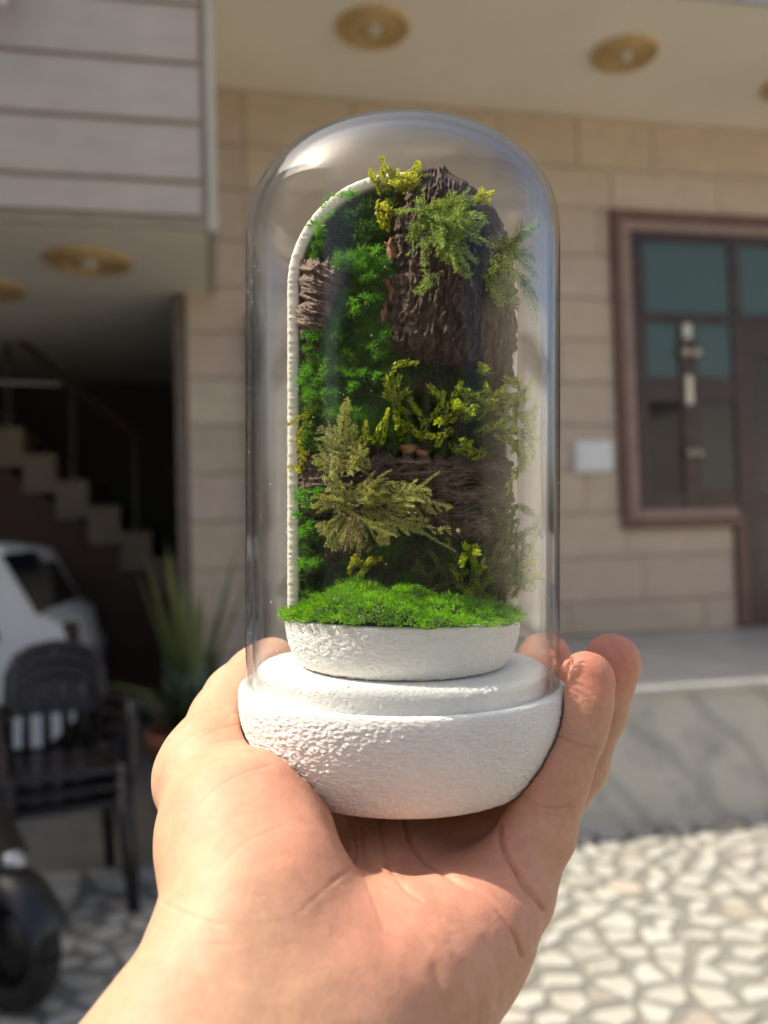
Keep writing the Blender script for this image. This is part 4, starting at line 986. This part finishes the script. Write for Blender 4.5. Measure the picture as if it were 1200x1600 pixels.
# ================================================================== HAND
def rc_sdf(P, a, b, ra, rb):
    """round cone"""
    ba = b-a; l2 = ba@ba; rr = ra-rb; a2 = l2-rr*rr; il2 = 1/l2
    pa = P-a; y = pa@ba; z = y-l2
    x2 = ((pa*l2 - y[...,None]*ba)**2).sum(-1); y2 = y*y*l2; z2 = z*z*l2
    k = np.sign(rr)*rr*rr*x2
    c1 = np.sign(z)*a2*z2 > k; c2 = np.sign(y)*a2*y2 < k
    return np.where(c1, np.sqrt(x2+z2)*il2-rb, np.where(c2, np.sqrt(x2+y2)*il2-ra, (np.sqrt(x2*a2*il2)+y*rr)*il2-ra))
def smin(a, b, k):
    h = np.maximum(k-np.abs(a-b), 0)/k; return np.minimum(a, b) - h*h*k*0.25

def hand():
    G = 5.4                                     # grid step in px at the axis
    lo = np.array([-540., -640., -880.]); hi = np.array([450., 380., -180.])
    ax = [np.arange(lo[i], hi[i], G, dtype=np.float32) for i in range(3)]
    shp = tuple(len(a) for a in ax); BIG = 1e3
    def q(px, py, dep, r): s_ = (F_PX+dep)/F_PX; return np.array([(px-600)*s_, dep, (800-py)*s_]), r*s_
    def union(Dm, prims, k):
        for (p0, p1) in prims:
            a, ra = q(*p0); b, rb = q(*p1); m = max(ra, rb)+k+3*G
            l_ = np.minimum(a, b)-m; h_ = np.maximum(a, b)+m
            sl = tuple(slice(max(0, int((l_[i]-lo[i])/G)), max(0, int((h_[i]-lo[i])/G)+2)) for i in range(3))
            g = np.stack(np.meshgrid(*[ax[i][sl[i]] for i in range(3)], indexing='ij'), -1)
            if g.size == 0: continue
            Dm[sl] = smin(Dm[sl], rc_sdf(g, a, b, ra, rb).astype(np.float32), k)
        return Dm
    def chain(*pts): return [(pts[i], pts[i+1]) for i in range(len(pts)-1)]
    palm = np.full(shp, BIG, np.float32)
    P = []
    # forearm: two bones' worth of flesh side by side
    P += chain((402,1450,-320,142), (346,1606,-400,152), (270,1712,-450,162), (84,1934,-540,186), (-40,2064,-560,198))
    P += chain((590,1545,-320,132), (518,1628,-380,142), (430,1728,-440,155), (245,1955,-540,180), (110,2085,-560,198))
    P += [((470,1540,-350,130), (350,1720,-450,165))]
    # thenar
    P += chain((402,1440,-300,140), (370,1310,-195,112), (332,1215,-70,80))
    P += [((425,1370,-250,104), (412,1285,-180,92))]
    # hypothenar and little finger mound
    P += chain((560,1575,-325,136), (652,1524,-285,120), (735,1462,-230,84), (790,1402,-172,64))
    # hollow of the palm out to the knuckles
    c = (572,1436,-122,90); P += [((500,1515,-240,118), (615,1480,-180,92)), ((615,1480,-180,92), (725,1445,-165,72))]
    P += [((500,1560,-320,130), c), (c, (796,1388,-130,60)), (c, (752,1330,0,58)), (c, (690,1280,90,60)), (c, (610,1250,180,58)), ((390,1330,-120,86), (610,1250,180,58)), ((330,1215,-60,70), (520,1290,90,58))]
    union(palm, P, 52)
    F_ = np.full(shp, BIG, np.float32)
    fingers = [chain((792,1380,-150,64), (842,1300,-125,56), (861,1232,-112,50.5), (876,1195,-105,48.5), (899,1145,-92,46), (909,1100,-84,46.5), (916,1062,-78,45)),
               chain((760,1320,-30,60), (848,1268,10,53), (902,1195,42,45), (933,1115,56,42), (957,1033,66,44)),
               chain((700,1275,80,56), (815,1225,150,50), (858,1150,185,43), (866,1090,200,41), (851,1030,208,42)),
               chain((615,1245,170,54), (735,1190,250,48), (760,1120,275,42), (742,1040,292,40)),
               chain((328,1215,-70,76), (335,1180,-30,68), (352,1128,40,56), (374,1090,95,52), (402,1058,150,47), (424,1040,182,44))]
    for fg in fingers:
        d = np.full(shp, BIG, np.float32); union(d, fg, 14); F_ = smin(F_, d, 4.0)
    Dm = smin(palm, F_, 26)
    # the terrarium's base presses into the flesh, it never passes through it
    BY = [1040,1070,1082,1105,1130,1155,1179,1198,1207.5,1212.5,1214]; BR = [251,253,253.5,251.5,246,237,224,210,200,191,180]
    X, Y, Z = np.meshgrid(*ax, indexing='ij', sparse=True)
    r = np.sqrt((X-AX)**2 + Y**2); ydn = 800-Z
    Rz = np.interp(ydn, BY, BR).astype(np.float32)
    db_ = np.maximum((r-Rz)*0.92, np.maximum(ydn-1214, 1040-ydn)).astype(np.float32) - 1.5
    Dm = np.maximum(Dm, -db_)
    # ---- surface nets
    s = Dm < 0
    nx, ny, nz = shp; cells = np.zeros((nx-1,ny-1,nz-1), np.int8)
    corners = [(i,j,k) for i in (0,1) for j in (0,1) for k in (0,1)]
    for (i,j,k) in corners: cells += s[i:nx-1+i, j:ny-1+j, k:nz-1+k]
    act = (cells > 0) & (cells < 8); ci = np.argwhere(act); idx = np.full(act.shape, -1, np.int32); idx[act] = np.arange(len(ci))
    val = {c_: Dm[ci[:,0]+c_[0], ci[:,1]+c_[1], ci[:,2]+c_[2]] for c_ in corners}
    acc = np.zeros((len(ci),3)); cnt = np.zeros(len(ci))
    for a in corners:
        for axx in range(3):
            if a[axx] == 0:
                b = list(a); b[axx] = 1; b = tuple(b); va, vb = val[a], val[b]; cr = (va < 0) != (vb < 0)
                t_ = np.where(cr, va/(va-vb+1e-12*(va == vb)), 0); pt = np.array(a, float)[None].repeat(len(ci), 0); pt[:,axx] += t_
                acc[cr] += pt[cr]; cnt[cr] += 1
    V = (ci + acc/cnt[:,None])*G + lo
    faces = []
    for axx in range(3):
        o1, o2 = [(1,2),(2,0),(0,1)][axx]
        sa = [slice(1,-1)]*3; sa[axx] = slice(0,-1); sb = [slice(1,-1)]*3; sb[axx] = slice(1,None)
        A = s[tuple(sa)]; B = s[tuple(sb)]; e = np.argwhere(A != B); e = e + np.array([1 if d_ != axx else 0 for d_ in range(3)])
        flip = s[e[:,0], e[:,1], e[:,2]]
        def cell(d1, d2):
            c_ = e.copy(); c_[:,o1] += d1; c_[:,o2] += d2; return idx[c_[:,0], c_[:,1], c_[:,2]]
        Q = np.stack([cell(-1,-1), cell(0,-1), cell(0,0), cell(-1,0)], -1); Q[~flip] = Q[~flip][:,::-1]; faces.append(Q)
    Fq = np.concatenate(faces); Fq = Fq[(Fq >= 0).all(1)]
    # relax the nets a little
    for _ in range(4):
        S_ = np.zeros_like(V); c_ = np.zeros(len(V))
        for a, b in ((0,1),(1,2),(2,3),(3,0)):
            np.add.at(S_, Fq[:,a], V[Fq[:,b]]); np.add.at(S_, Fq[:,b], V[Fq[:,a]]); np.add.at(c_, Fq[:,a], 1); np.add.at(c_, Fq[:,b], 1)
        V = V*0.45 + 0.55*S_/c_[:,None]
    # one round of quad subdivision
    E_ = np.sort(np.concatenate([Fq[:,[0,1]], Fq[:,[1,2]], Fq[:,[2,3]], Fq[:,[3,0]]]), 1); key = E_[:,0].astype(np.int64)*len(V)+E_[:,1]
    uq, first_, inv = np.unique(key, return_index=True, return_inverse=True); E_ = E_[first_]; m_ = len(Fq); nv_ = len(V); ne = len(uq)
    e0, e1, e2, e3 = [nv_ + inv[i*m_:(i+1)*m_] for i in range(4)]; fc = nv_ + ne + np.arange(m_)
    V = np.concatenate([V, V[E_].mean(1), V[Fq].mean(1)])
    Fq = np.concatenate([np.stack(x_, -1) for x_ in ((Fq[:,0],e0,fc,e3), (e0,Fq[:,1],e1,fc), (fc,e1,Fq[:,2],e2), (e3,fc,e2,Fq[:,3]))])
    n = len(V)
    for _ in range(3):
        S_ = np.zeros_like(V); c_ = np.zeros(n)
        for a, b in ((0,1),(1,2),(2,3),(3,0)):
            for x_ in range(3): S_[:,x_] += np.bincount(Fq[:,a], V[Fq[:,b],x_], n) + np.bincount(Fq[:,b], V[Fq[:,a],x_], n)
            c_ += np.bincount(Fq[:,a], minlength=n) + np.bincount(Fq[:,b], minlength=n)
        V = V*0.5 + 0.5*S_/c_[:,None]
    fn_ = np.cross(V[Fq[:,2]]-V[Fq[:,0]], V[Fq[:,3]]-V[Fq[:,1]]); nm = np.zeros_like(V)
    for a in range(4):
        for x_ in range(3): nm[:,x_] += np.bincount(Fq[:,a], fn_[:,x_], n)
    nm = unit(nm); co = V*U
    W = co/U; s_ = (F_PX+W[:,1])/F_PX; px = 600+W[:,0]/s_; py = 800-W[:,2]/s_
    vd = unit(np.stack([W[:,0], W[:,1]+F_PX, W[:,2]], -1)); front = np.clip(-(nm*vd).sum(1)*2.5, 0, 1)
    def seg_d(line):
        L_ = catmull(np.array(line, float), max(14, len(line)*8)); best = np.full(n, 1e9); 
        for a, b in zip(L_[:-1], L_[1:]):
            m_ = (np.abs(px-(a[0]+b[0])/2) < 60) & (np.abs(py-(a[1]+b[1])/2) < 60)
            ab = b-a; t_ = np.clip(((px[m_]-a[0])*ab[0]+(py[m_]-a[1])*ab[1])/(ab@ab+1e-9), 0, 1)
            best[m_] = np.minimum(best[m_], np.hypot(px[m_]-a[0]-t_*ab[0], py[m_]-a[1]-t_*ab[1]))
        return best
    disp = np.zeros(n)
    creases = [  # line, depth px, width px, puff
        ([(540,1282),(553,1312),(555,1338),(544,1358),(520,1376)], 1.6, 3.0, 2.0), ([(528,1372),(500,1396),(470,1425)], 0.5, 3.0, 0.3),
        ([(628,1278),(640,1315),(660,1342),(708,1374),(770,1416),(800,1455),(814,1492)], 6.0, 3.6, 6.0),
        ([(590,1285),(598,1328),(606,1352),(632,1388),(660,1408)], 2.6, 2.6, 2.0),
        ([(562,1296),(566,1330),(575,1362)], 2.0, 2.4, 1.0),
        ([(782,1292),(786,1325),(804,1358),(826,1392),(846,1420)], 8.0, 4.0, 6.0),
        ([(800,1350),(822,1400),(836,1440),(832,1470)], 3.0, 3.0, 4.0),
        ([(804,1226),(826,1250),(858,1263),(888,1260)], 2.8, 2.4, 2.5), ([(812,1245),(838,1268),(870,1276)], 1.6, 2.2, 1.0),
        ([(855,1140),(878,1153),(905,1166),(930,1168)], 3.0, 2.4, 2.5),
        ([(384,1154),(340,1160),(300,1176),(268,1204)], 1.1, 1.8, 0.4), ([(400,1172),(350,1184),(310,1206),(272,1250)], 0.9, 1.8, 0.3),
        ([(372,1132),(345,1138),(318,1150)], 0.9, 1.8, 0.3), ([(378,1118),(366,1113),(358,1120)], 1.2, 2.6, 0.5),
        ([(420,1195),(370,1212),(325,1244),(285,1300)], 0.7, 1.8, 0.2), ([(405,1250),(350,1275),(305,1320),(270,1372)], 0.6, 1.8, 0.2),
        ([(440,1290),(380,1320),(330,1370)], 0.8, 2.2, 0.5),
        ([(678,1512),(688,1545),(692,1600)], 1.6, 9.0, 2.0), ([(728,1505),(745,1550),(744,1600)], 1.6, 8.0, 3.0), ([(755,1470),(778,1520),(775,1570)], 1.4, 7.0, 3.0), ([(700,1475),(720,1505),(728,1535)], 0.8, 7.0, 1.0),
        ([(250,1408),(300,1432),(352,1448)], 1.1, 2.4, 0.8), ([(236,1445),(300,1470),(372,1478)], 0.9, 2.6, 0.8),
        ([(596,1395),(640,1420),(690,1436)], 0.9, 2.8, 0.5), ([(560,1350),(580,1400),(600,1450)], 0.8, 2.8, 0.4)]
    for line, dp, wd, pf in creases:
        d = seg_d(line); disp += -dp*np.exp(-(d/wd)**2) + pf*0.35*np.exp(-(d/(wd*5+8))**2)
    # soft unevenness of flesh
    soft = 3.0*vnoise(W[:,0]/60, W[:,1]/60, W[:,2]/60, 501) + 1.1*vnoise(W[:,0]/22, W[:,1]/22, W[:,2]/22, 502)
    co += nm*((disp*front + soft*0.6)*U)[:,None]
    # keep clear of the base again
    W = co/U; rr = np.hypot(W[:,0]-AX, W[:,1]); yd = 800-W[:,2]; Rz = np.interp(yd, BY, BR)+1.5
    ins = (yd > 1044) & (yd < 1212) & (rr < Rz); k_ = np.where(ins, Rz/np.maximum(rr, 1), 1.0)
    co[:,0] = (AX + (W[:,0]-AX)*k_)*U; co[:,1] = W[:,1]*k_*U
    HORG = J(555,1430,-225)
    red = np.zeros(n)
    for (cx, cy, r0, a_) in [(915,1050,60,.9),(960,1020,60,.8),(450,1180,70,.5),(620,1500,130,.5),(560,1400,90,.35),(700,1400,90,.4),(800,1330,80,.4),(460,1330,70,.35),(790,1430,60,.4),(430,1270,80,.4),(850,1200,60,.35),(400,1060,60,.6),(850,1010,60,.7)]:
        red += a_*np.exp(-((px-cx)**2+(py-cy)**2)/r0**2)
    o = fast_mesh('hand', co-HORG, Fq, skin_mat(), None, True, np.clip(red, 0, 1)); place(o, HORG)
    tag(o, 'bare left hand and forearm holding the white base from below', 'hand')
    return o
def skin_mat():
    t = NT('skin'); at = t.n('ShaderNodeAttribute', attribute_name='tint'); v = t.coord('Object')
    f1 = t.noise(v, 55, 4, 0.6); f2 = t.noise(v, 420, 4, 0.65)
    c = t.ramp(f1, [(0.3, (0.475,0.265,0.168)), (0.7, (0.58,0.345,0.226))])
    c = t.mix(at.outputs['Fac'], c, (0.62,0.255,0.175)); c = t.mix(1.0, c, t.ramp(f2, [(0.3, (0.90,)*3), (0.7, (1.05,)*3)]), 'MULTIPLY')
    vo = t.n('ShaderNodeTexVoronoi', feature='DISTANCE_TO_EDGE'); vo.inputs['Scale'].default_value = 1000; t.l(v, vo.inputs['Vector'])
    b = t.bump(vo.outputs['Distance'], 0.2, 0.0003); lv_ = t.coord('Object', (1,1,1), (0.4,0.9,0.3))
    wv_ = t.noise(t.coord('Object', (0.12,1,1), (0.3,0.75,0.2)), 900, 3); b = t.bump(wv_, 0.26, 0.0004, b); b = t.bump(t.noise(t.coord('Object', (1,0.5,0.14), (0.9,0.2,0.6)), 1000, 3), 0.18, 0.0004, b); b = t.bump(t.noise(v, 1300, 4, 0.6), 0.25, 0.0003, b)
    p = t.principled(c, 0.56, b, **{'Subsurface Weight': 0.35, 'Subsurface Scale': 0.0035, 'Specular IOR Level': 0.3})
    p.inputs['Subsurface Radius'].default_value = (1.0, 0.35, 0.18); return t.m
hand()
